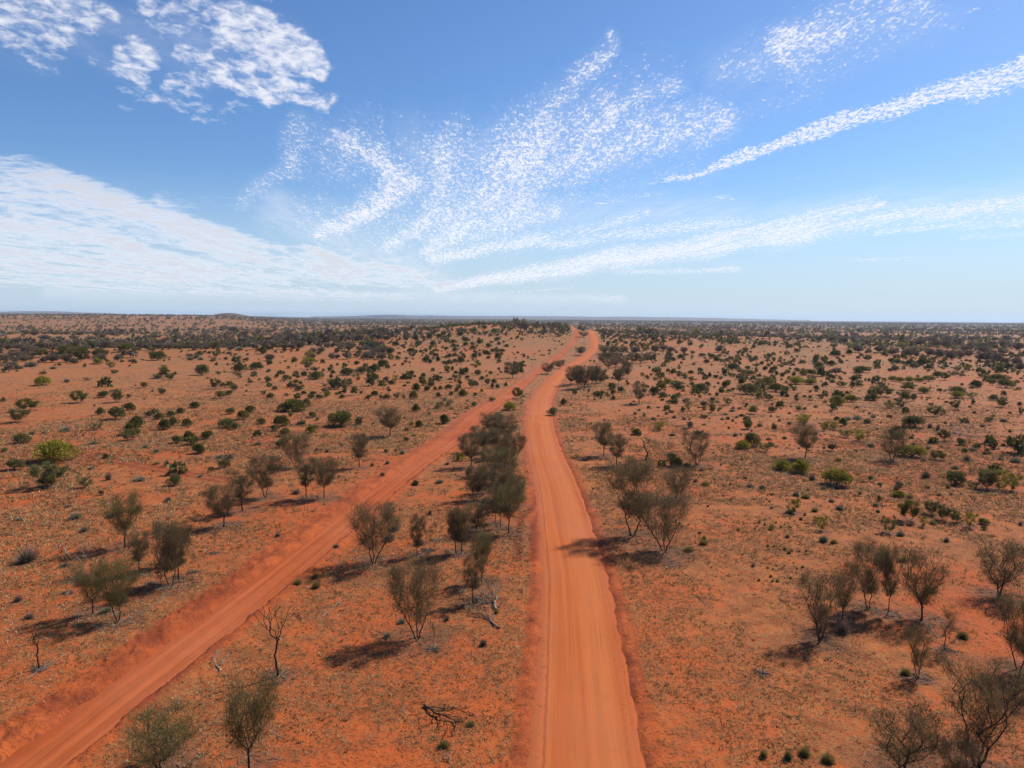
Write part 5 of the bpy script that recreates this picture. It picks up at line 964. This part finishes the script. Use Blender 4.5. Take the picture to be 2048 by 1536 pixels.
lay('pale', 'E4', 1200, 600, 1240, 520, 'small white twiggy branch right of the narrow track above the wide olive mulga', sw=1.1)
lay('char', 'E5', 350, 200, 300, 150, 'small blackened root lying in a grey shrub above the blackened bare tree', sw=1.2)
lay('pale2', 'E5', 1390, 1215, 1310, 1090, 'pale forked dead sticks at the bottom edge below the charred fallen branch', sw=0.5)
lay('brush', 'D2', 790, 950, 880, 900, 'pale grey brush left over at the lower right of the fork-trunked mulga shadow', sw=1.0)
lay('palelog', 'D2', 715, 1005, 755, 985, 'short broken white log in front of the fork-trunked mulga shadow', name='fallen_log', cat='log', sw=3.0)
lay('palelog', 'D3', 110, 655, 215, 710, 'pale fallen pole on open sand left of the right clump', name='fallen_log', cat='log', sw=1.2)
lay('pale', 'D3', 1120, 975, 1195, 955, 'white dead branch behind the leaning slim mulga of the right clump', sw=0.7)
lay('pale', 'D2', 1170, 190, 1225, 180, 'white stick near the lone rounded sparse mulga', sw=0.6)
lay('palelog', 'D2', 1190, 1100, 1265, 1095, 'short white stick on sand right of the wide road foreground', sw=1.0)
lay('pale2', 'E5', 1680, 60, 1560, 20, 'bleached spiky twigs on top of the grey brush pile between the roads', sw=0.9)
lay('pale', 'D1', 1370, 570, 1430, 500, 'thin pale branch right of the central thicket front', sw=0.6)
lay('pale2', 'CL', 90, 530, 215, 450, 'grey dead sticks poking from the big heap-like shrub at the left edge', sw=0.7)
lay('pale', 'CL', 400, 500, 330, 440, 'pale bent dead limb beside the leafless grey tree of the left clump', sw=0.8)
lay('pale', 'CL', 900, 780, 975, 735, 'grey twiggy branch at the right end of the long white fallen branch', sw=1.0)
lay('pale', 'E5', 105, 920, 225, 1035, 'dark bent fallen branch right of the bottom single-trunk mulga', sw=0.5)
# loose pale sticks strewn over the near ground
rs = random.Random(8); scat = []
stick = lying(207, 0.12, 3, 0.03, 'dead', 0.05)
for _ in range(46):
    px, py = rs.uniform(60, 2000), rs.uniform(1080, 1500)
    x, y, z, t = ground_pt(px, py)
    if abs(road_d(x, y, RY1, RX1)) < 4.5 or abs(road_d(x, y, RY2, RX2)) < 3: continue
    o = link('fallen_stick', stick); s = rs.uniform(0.5, 1.5); o.location = (x, y, float(h_all(x, y))+0.02); o.rotation_euler = (0, 0, rs.random()*6.28); o.scale = (s, s*0.8, s*0.8)
    scat.append(dict(kind='fallen_stick', desc='stick', px=px, py=py, o=o, label=None, cat='stick', group=None, pw=8))

# ------------------------------------------------------------------ scattered plants: the largest are things, the rest one mass per kind
rg = np.random.default_rng(77)
def wedge(n, r0, r1, half=41.0, pw=1.0):
    u = rg.random(n); e = 2.0/pw
    r = (r0**(2*pw)+(r1**(2*pw)-r0**(2*pw))*u)**(1/(2*pw))
    th = np.radians(rg.uniform(-half, half, n)); return r*np.sin(th), r*np.cos(th)
PX = np.array([p['x'] for p in placed]); PY = np.array([p['y'] for p in placed]); PR = np.array([p['r'] for p in placed])
def clear(x, y, r, m1=5.0, m2=3.6):
    ok = (np.abs(road_d(x, y, RY1, RX1)) > m1+r)&(np.abs(road_d(x, y, RY2, RX2)) > m2+r)
    for i in range(0, len(x), 2000):
        s = slice(i, i+2000)
        d = np.hypot(x[s, None]-PX[None], y[s, None]-PY[None]); ok[s] &= (d > PR[None]*0.9+r[s, None]*0.8+0.2).all(1)
    return ok
def project(x, y, z):
    P = np.stack([x, y, z-CAM_H], -1); d = P@_f; return 1024+F_PX*(P@_r)/d, 768-F_PX*(P@_u)/d, d
def lowpoly(kind, n, seed):
    if kind in ('green', 'olive', 'yellow'):
        V, Ft, tone = dome_leaves(seed, n, lobes=8, hr=0.62, leaf=0.30 if n > 60 else 0.6, lw=0.8); return V, Ft, tone
    if kind == 'tree':
        V, Ft, tone = dome_leaves(seed, n, lobes=7, hr=0.42, leaf=0.30 if n > 60 else 0.6, lw=0.8); V = V.copy(); V[:, 2] += 0.22
        tv = np.array([[-.03, 0, 0], [.03, 0, 0], [0, 0, .4], [0, -.03, 0], [0, .03, 0], [.05, .05, .4]]); k = len(V)
        return np.concatenate([V, tv]), np.concatenate([Ft, [[k, k+1, k+2], [k+3, k+4, k+5]]]), np.r_[tone, 0, 0]
    return make_spiky(seed, kind, n, 0.5, 0.3, 0.33, 0.16 if n < 60 else 0.09)
def mass(name, label, cat, kinds, x, y, w, hs, ki, n, matlist):
    """join many small plants of several kinds into one mesh"""
    Vs, Fs, Ts, Ms = [], [], [], []; base = 0
    z = h_base(x, y)-0.05
    for k, kind in enumerate(kinds):
        for var in range(3):
            sel = np.where((ki == k)&(np.arange(len(x)) % 3 == var))[0]
            if not len(sel): continue
            V, Ft, tone = lowpoly(kind, n, 900+k*7+var)
            a = rg.random(len(sel))*6.28; ca, sa = np.cos(a), np.sin(a); ww = w[sel]; hh = hs[sel]
            X_ = (V[None, :, 0]*ca[:, None]-V[None, :, 1]*sa[:, None])*ww[:, None]+x[sel, None]
            Y_ = (V[None, :, 0]*sa[:, None]+V[None, :, 1]*ca[:, None])*ww[:, None]+y[sel, None]
            Z_ = V[None, :, 2]*(ww*hh)[:, None]+z[sel, None]
            Vs.append(np.stack([X_, Y_, Z_], -1).reshape(-1, 3)); m = len(V)
            Fs.append((Ft[None]+(np.arange(len(sel))*m)[:, None, None]+base).reshape(-1, 3)); base += m*len(sel)
            Ts.append(np.clip(tone[None]+rg.normal(0, 0.2, len(sel))[:, None], 0, 1).ravel()); Ms.append(np.full(len(Ft)*len(sel), k))
    me = mesh_np(name, np.concatenate(Vs), np.concatenate(Fs), [M[q] for q in matlist], mi=np.concatenate(Ms), tone=np.concatenate(Ts))
    return tag(link(name, me), label, cat, kind='stuff')
def zone(x, y):
    d1 = float(road_d(x, y, RY1, RX1)); d2 = float(road_d(x, y, RY2, RX2))
    return 'right of the wide road' if d1 > 0 else ('left of the narrow track' if d2 < 0 else 'between the two roads')
n_ind = {}
for p in placed: n_ind[p['kind']] = n_ind.get(p['kind'], 0)+1
def individuals(kind, poolf, x, y, w, hs, cat, desc, limit):
    """the largest looking ones as objects; returns mask of those used"""
    z = h_stand(x, y); px, py, d = project(x, y, z); app = w/d*F_PX
    inside = (px > -20)&(px < 2068)&(py < 1560)
    o_ = np.argsort(-(app*inside))[:max(0, min(limit, 300-n_ind.get(kind, 0)))]
    for i in o_:
        p = poolf(); wi, hi = float(w[i]), float(w[i]*hs[i])
        if isinstance(p, tuple):
            dx_, dz_ = dimx(p[1]); ob = put_thing(kind, p, ('stem', 'foliage') if kind.endswith('bush') else ('trunk', 'crown'), float(x[i]), float(y[i]), float(z[i])-0.03, wi/dx_, hi/dz_, R_.random()*6.28)
        else:
            dx_, dz_ = dimx(p); ob = put_single(kind, p, float(x[i]), float(y[i]), float(z[i])-0.02, wi/dx_, hi/dz_, R_.random()*6.28)
        scat.append(dict(kind=kind, desc=desc, px=float(px[i]), py=float(py[i]), o=ob, label=None, cat=cat, group=None, pw=float(app[i])))
    n_ind[kind] = n_ind.get(kind, 0)+len(o_)
    used = np.zeros(len(x), bool); used[o_] = True; return used

# -- bushes 110-700 m
x, y = wedge(15000, 120, 800)
cl = fbm(x/45+3, y/70, 3)
hill = np.exp(-((x-10)/140)**2-((y-560)/260)**2)
keep = rg.random(len(x)) < np.clip((cl-0.36)*2.6, 0.05, 1)*(0.35+0.65*hill+0.35*sst(y, 200, 480)*(x > 0))
w = np.clip(rg.lognormal(0.5, 0.45, len(x)), 0.7, 5.0)
keep &= clear(x, y, w/2, 6, 4.5)
x, y, w = x[keep], y[keep], w[keep]; hs = rg.uniform(0.9, 1.3, len(x))
used = individuals('round_bush', lambda: R_.choice(BUSH[R_.choice(['green', 'green', 'olive'])]), x, y, w, hs, 'bush', 'green', 120)
u2 = ~used; ki = rg.choice(5, u2.sum(), p=[0.44, 0.26, 0.08, 0.10, 0.12]); ki = np.where((x[u2] < -0.25*y[u2])&(y[u2] > 480)&(rg.random(u2.sum()) < 0.75), 2, ki); w = np.where((x < -0.25*y)&(y > 480), w*2.2, w)
mass('scattered_bushes', 'mass of small dark bushes dotted over the middle plain and the central sand hill', 'bushes', ['green', 'olive', 'tree', 'yellow', 'salt'], x[u2], y[u2], w[u2], hs[u2], ki, 84, ['green', 'olive', 'mulga_grey', 'yellow', 'salt'])
# -- grey mulgas in the hollow behind the left ridge
x, y = wedge(2500, 400, 800); k_ = (x < -0.18*y)&(rg.random(len(x)) < np.clip((fbm(x/60+9, y/30, 3)-0.34)*4, 0, 1)); x, y = x[k_], y[k_]
w = rg.uniform(3.4, 7.5, len(x)); k_ = clear(x, y, w*0.3); x, y, w = x[k_], y[k_], w[k_]; hs = rg.uniform(0.5, 0.75, len(x))
used = individuals('mulga_tree', lambda: R_.choice(GREYT), x, y, w, hs, 'tree', 'greytree', 90)
u2 = ~used; ki = rg.choice(2, u2.sum(), p=[0.8, 0.2])
mass('hollow_woodland', 'low grey mulga woodland in the hollow behind the left sand ridge', 'woodland', ['tree', 'olive'], x[u2], y[u2], w[u2], hs[u2]*1.7, ki, 110, ['mulga_grey', 'olive'])
# -- low grey shrubs and tufts 45-420 m
x, y = wedge(42000, 45, 760, pw=0.95)
cl = fbm(x/18+30, y/30, 3)
keep = rg.random(len(x)) < np.clip((cl-0.36)*3.0, 0.08, 1)*(0.10*sst(y, 70, 90)*(x > 10)+0.55*sst(y, 85, 200)*(x > 10)+0.38*sst(y, 95, 220))
w = np.clip(rg.lognormal(-0.35, 0.38, len(x)), 0.3, 2.0)*(1+0.6*sst(y, 250, 500))
keep &= clear(x, y, w/2, 4.3, 3.2)
x, y, w = x[keep], y[keep], w[keep]; hs = rg.uniform(0.45, 0.8, len(x))
kk = rg.random(len(x)); used = np.zeros(len(x), bool)
for kind, lo, hi, pool, cat, desc, lim in (('saltbush', 0, 0.34, SALT, 'shrub', 'salt', 90), ('dry_shrub', 0.34, 0.6, DRY, 'shrub', 'dry', 110), ('spinifex_clump', 0.6, 1.01, SPIN, 'grass clump', 'spin', 90)):
    s = np.where((kk >= lo)&(kk < hi))[0]
    us = individuals(kind, lambda: R_.choice(pool), x[s], y[s], w[s], hs[s], cat, desc, lim); used[s[us]] = True
u2 = ~used; ki = np.where(kk[u2] < 0.34, 0, np.where(kk[u2] < 0.6, 1, 2))
mass('low_shrubs', 'sprinkling of low grey shrubs and grass clumps over the sand', 'shrubs', ['salt', 'dry', 'spin'], x[u2], y[u2], w[u2], hs[u2], ki, 30, ['salt', 'dry', 'spin'])
# -- far plain 650-2200 m, denser belts of grey mulga
x, y = wedge(26000, 600, 2400, pw=0.8)
ang = x/y
belt = fbm(x/260+11, y/90, 3)
keep = (rg.random(len(x)) < np.clip((belt-0.34)*3.4, 0.12, 1)*(1-0.6*sst(-ang, 0.3, 0.42)*sst(y, 900, 1200)))
w = np.clip(rg.lognormal(0.98, 0.42, len(x)), 1.2, 8)
keep &= clear(x, y, w/2, 6, 5)
x, y, w, belt = x[keep], y[keep], w[keep], belt[keep]
ki = np.where(rg.random(len(x)) < np.clip((belt-0.40)*4, 0.1, 0.9), 2, np.where(rg.random(len(x)) < 0.6, 0, 1))
mass('far_scrub', 'grey and green scrub merging together across the far plain', 'scrub', ['green', 'olive', 'tree'], x, y, w, rg.uniform(0.8, 1.2, len(x)), ki, 20, ['olive', 'salt', 'mulga_grey'])
x, y = wedge(16000, 2200, 9000, pw=0.62)
keep = rg.random(len(x)) < np.clip((fbm(x/700+5, y/160, 3)-0.25)*2.6, 0.2, 1)
x, y = x[keep], y[keep]
w = np.clip(rg.lognormal(2.0, 0.35, len(x)), 4, 18)*np.clip(y/3500, 0.8, 2)
mass('horizon_woodland', 'dark woodland reading as one belt along the horizon', 'woodland', ['tree', 'olive'], x, y, w, 4.2/w*1.9, rg.choice(2, len(x), p=[0.75, 0.25]), 12, ['mulga_grey', 'olive'])

# ------------------------------------------------------------------ dry grass
def dry_grass():
    n = 260000
    x, y = wedge(n, 27, 330, 41, 0.40)
    d1 = np.abs(road_d(x, y, RY1, RX1)); d2 = road_d(x, y, RY2, RX2)
    cl = fbm(x/5+2, y/5, 3)*0.6+fbm(x/28, y/28+7, 2)*0.5
    p = np.clip((cl-0.46)*7.0, 0.05, 1)*sst(d1, W1+0.2, W1+1.8)*sst(np.abs(d2+0.8), W2+1.0, W2+3.6)*(1-0.9*sst(np.hypot(x, y), 150, 330))
    k = rg.random(n) < p; x, y, cl = x[k], y[k], cl[k]; n = len(x)
    nb = 5; r = np.hypot(x, y); s = rg.uniform(0.7, 1.4, n)*np.clip(r/75, 0.75, 1.7)
    z = h_all(x, y)-0.02
    X_ = np.repeat(x, nb)+rg.normal(0, 0.09, n*nb)*np.repeat(s, nb); Y_ = np.repeat(y, nb)+rg.normal(0, 0.09, n*nb)*np.repeat(s, nb)
    P = np.stack([X_, Y_, np.repeat(z, nb)], -1)
    D = np.stack([rg.normal(0, 0.75, n*nb), rg.normal(0, 0.75, n*nb), np.full(n*nb, 0.75)], -1)
    S_ = np.repeat(s, nb)
    V, Ft = slivers(P, D, 0.22*S_*rg.uniform(0.6, 1.4, n*nb), 0.060*S_, rg)
    tone = np.clip(np.repeat(np.clip(rg.normal(0.56, 0.33, n)+(cl-0.55)*0.8, 0, 1), nb)+rg.normal(0, 0.1, n*nb), 0, 1)
    me = mesh_np('dry_grass', V, Ft, [M['grass']], tone=tone)
    tag(link('dry_grass', me), 'short straw-coloured dry grass covering the red sand', 'grass', kind='stuff')
dry_grass()

def twig_litter():
    P, L_ = [], []
    for p in placed:
        d0 = math.hypot(p['x'], p['y'])
        if d0 > 150 or not ('mulga' in p['kind'] or 'dead' in p['kind']): continue
        n = 90 if d0 < 90 else 50; r_ = p['r']*0.9*np.sqrt(rg.random(n))*1.1; a_ = rg.random(n)*6.28
        P.append(np.stack([p['x']+r_*np.cos(a_), p['y']+r_*np.sin(a_)], -1))
    P = np.concatenate(P); k = (np.abs(road_d(P[:, 0], P[:, 1], RY1, RX1)) > 3.9)&(np.abs(road_d(P[:, 0], P[:, 1], RY2, RX2)) > 2.5); P = P[k]; n = len(P)
    Z = h_all(P[:, 0], P[:, 1])+0.03; a_ = rg.random(n)*6.28
    V, Ft = slivers(np.column_stack([P, Z]), np.stack([np.cos(a_), np.sin(a_), rg.uniform(-0.02, 0.25, n)], -1), rg.uniform(0.25, 1.1, n), rg.uniform(0.03, 0.07, n), rg)
    tag(link('twig_litter', mesh_np('twig_litter', V, Ft, [M['dry']], tone=rg.random(n))), 'fallen twigs and bark littering the sand under the nearer trees', 'litter', kind='stuff')
twig_litter()

# ------------------------------------------------------------------ distant hills
def hills():
    def ridge(name, px0, px1, dist, prof, depth, mat):
        xs = np.linspace(px0, px1, 160); d = pix_dir(xs, np.full(160, 640.0))
        X0 = d[:, 0]/d[:, 1]*dist; k = np.linspace(-1, 1, 9)
        t = (xs-px0)/(px1-px0)
        Hh = prof(t, xs)
        V = []
        for kk in k: V.append(np.stack([X0*(1+kk*depth/dist), np.full(160, dist)+kk*depth, -6+(Hh+6)*math.cos(kk*math.pi/2)**1.2], -1))
        V = np.stack(V).reshape(-1, 3); m = 160; i = np.arange(8)[:, None]*m; j = np.arange(m-1)[None]
        Q = np.stack([i+j, i+j+1, i+m+j+1, i+m+j], -1).reshape(-1, 4)
        tag(link(name, mesh_np(name, V, Q, [mat], smooth=True)), kind='structure')
    m, N = new_mat('scrubby_hillside'); g = N.node('ShaderNodeNewGeometry')
    n = N.noise(g.outputs['Position'], 0.02, 4, 0.6); finish(m, N, N.mix(n, (0.10, 0.06, 0.045), (0.18, 0.11, 0.08)))
    ridge('hills', 620, 1620, 15000, lambda t, x: 22+46*sst(t, 0, .18)*(1-sst(t, .72, 1.0))*(0.65+0.5*fbm(x/70, x*0, 3)), 900, m)
    ridge('hills', -100, 260, 13000, lambda t, x: 30+55*np.sin(np.pi*t)**0.7*(0.7+0.4*fbm(x/60, x*0+4, 2)), 800, m)
    ridge('hill', 405, 510, 3300, lambda t, x: 22+16*np.sin(np.pi*t)**1.6, 160, m)
hills()

# ------------------------------------------------------------------ labels
def ordinal(i, n):
    if n == 2: return ['left one', 'right one'][i]
    if i == 0: return 'leftmost'
    if i == n-1: return 'rightmost'
    W_ = ['', 'second', 'third', 'fourth', 'fifth', 'sixth', 'seventh', 'eighth', 'ninth', 'tenth', 'eleventh', 'twelfth']
    return (W_[i] if i < 12 else '%dth' % (i+1) if (i+1) % 10 not in (1, 2, 3) else '%d%s' % (i+1, ['st', 'nd', 'rd'][(i+1) % 10-1]))+' from left'
DESC = {'green': 'dark round bush', 'yellow': 'yellow-green domed bush', 'olive': 'olive round bush', 'f0': 'sparse feathery olive bush', 'f1': 'feathery olive bush', 'f2': 'dense dark feathery bush', 'f3': 'sparse yellowish bush', 'f4': 'feathery olive bush',
        'salt': 'low grey-green shrub', 'dry': 'leafless brown shrub', 'spin': 'rounded straw-olive grass clump', 'tuft': 'tiny dark grass tuft', 'stick': 'short bleached stick', 'greytree': 'grey flat-crowned mulga'}
land = [p for p in placed if p['label'] and not p['group']]
SHORT = {}
for p in land: SHORT[id(p)] = p['label']
LM = [  # short names of landmarks for relations: (pixel x, pixel y, phrase)
    (90, 925, 'the very large yellow-green dome'), (78, 770, 'the lone far-left bush'), (310, 722, 'the far-left crest bush'), (400, 750, 'the ball-shaped bush'), (490, 740, 'the two close dark domes'), (583, 825, 'the wide twin-domed bush'),
    (680, 855, 'the large left-plain dome'), (779, 872, 'the lone spreading mulga'), (250, 1094, 'the left tree clump'), (448, 1053, 'the left row end mulga'), (620, 996, 'the left tree row'), (745, 750, 'the bush cluster left of centre'),
    (830, 780, 'the round-headed trunked bush'), (920, 672, 'the sand hill flank bush'), (1018, 823, 'the between-roads yellow bush'), (1024, 757, 'the far trackside mulga'), (834, 1277, 'the largest central mulga'), (990, 920, 'the central thicket'),
    (1328, 1102, 'the fork-trunked roadside mulga'), (1220, 920, 'the paired roadside mulgas'), (1279, 807, 'the lone upright mulga'), (1353, 775, 'the yellow-topped bush cluster'), (1497, 792, 'the big ragged dark dome'), (1393, 930, 'the lone rounded sparse mulga'), (1610, 917, 'the dark right-plain mulga'),
    (1784, 921, 'the open-crowned mulga'), (1683, 975, 'the large ragged yellow-green bush'), (1690, 810, 'the two yellow-green domes'), (1820, 805, 'the stacked flat-topped bushes'), (1870, 765, 'the yellow-topped bush row'), (1920, 795, 'the two-tone double dome'), (2015, 775, 'the dark right-edge pair'),
    (1917, 869, 'the grey leafless tree'), (1826, 1048, 'the V-shaped bush'), (1590, 1030, 'the tuft field bush'), (1650, 1085, 'the rounded blue-grey shrub'), (1740, 1220, 'the right tree clump'), (1600, 1520, 'the four bottom spinifex clumps'), (1460, 735, 'the far low dome'), (1180, 770, 'the road-bend grove'), (560, 1350, 'the blackened bare tree'), (1240, 690, 'the far road end')]
def relation(p):
    best = min(LM, key=lambda l: math.hypot(l[0]-p['px'], (l[1]-p['py'])*1.6)); dx_, dy_ = p['px']-best[0], (p['py']-best[1])*1.6
    if abs(dx_) > abs(dy_): r = 'right of' if dx_ > 0 else 'left of'
    else: r = 'in front of' if dy_ > 0 else 'behind'
    return r, best[2]
auto = {}
for p in placed+scat:
    if p['label'] and not p['group']: tag(p['o'], p['label'], p['cat']); continue
    if p['label']: auto.setdefault((p['label'], '', ''), []).append(p); continue
    size = '' if p['desc'] in ('tuft', 'stick') else 'large ' if p['pw'] > 34 else ('small ' if p['pw'] < 13 else '')
    auto.setdefault((size+DESC.get(p['desc'], p['desc']),)+relation(p), []).append(p)
for (d, r, l), ps in auto.items():
    ps.sort(key=lambda p: p['px']); n = len(ps)
    for i, p in enumerate(ps):
        if not r: tag(p['o'], d+', '+ordinal(i, n), p['cat'], p['group'])
        elif n == 1: tag(p['o'], '%s %s %s' % (d, r, l), p['cat'])
        else: tag(p['o'], '%s, %s, %s %s' % (d, ordinal(i, n), r, l), p['cat'], d+' group '+r+' '+l)

# ------------------------------------------------------------------ haze
def haze():
    V = [(sx*24000, sy*24000, z) for z in (-14, 110) for sx, sy in ((-1, -1), (1, -1), (1, 1), (-1, 1))]
    me = bpy.data.meshes.new('haze'); me.from_pydata(V, [], [(3, 2, 1, 0), (4, 5, 6, 7), (0, 1, 5, 4), (1, 2, 6, 5), (2, 3, 7, 6), (3, 0, 4, 7)]); me.update()
    m = bpy.data.materials.new('thin_blue_haze'); m.use_nodes = True; t = m.node_tree; t.nodes.clear()
    v = t.nodes.new('ShaderNodeVolumePrincipled'); o = t.nodes.new('ShaderNodeOutputMaterial')
    v.inputs['Color'].default_value = (0.62, 0.78, 1.0, 1); v.inputs['Density'].default_value = HAZE_D; v.inputs['Anisotropy'].default_value = 0.2
    t.links.new(v.outputs[0], o.inputs['Volume']); me.materials.append(m)
    tag(link('haze', me), 'thin blue haze over the far plain', 'haze', kind='stuff')
HAZE_D = 4.0e-5
haze()
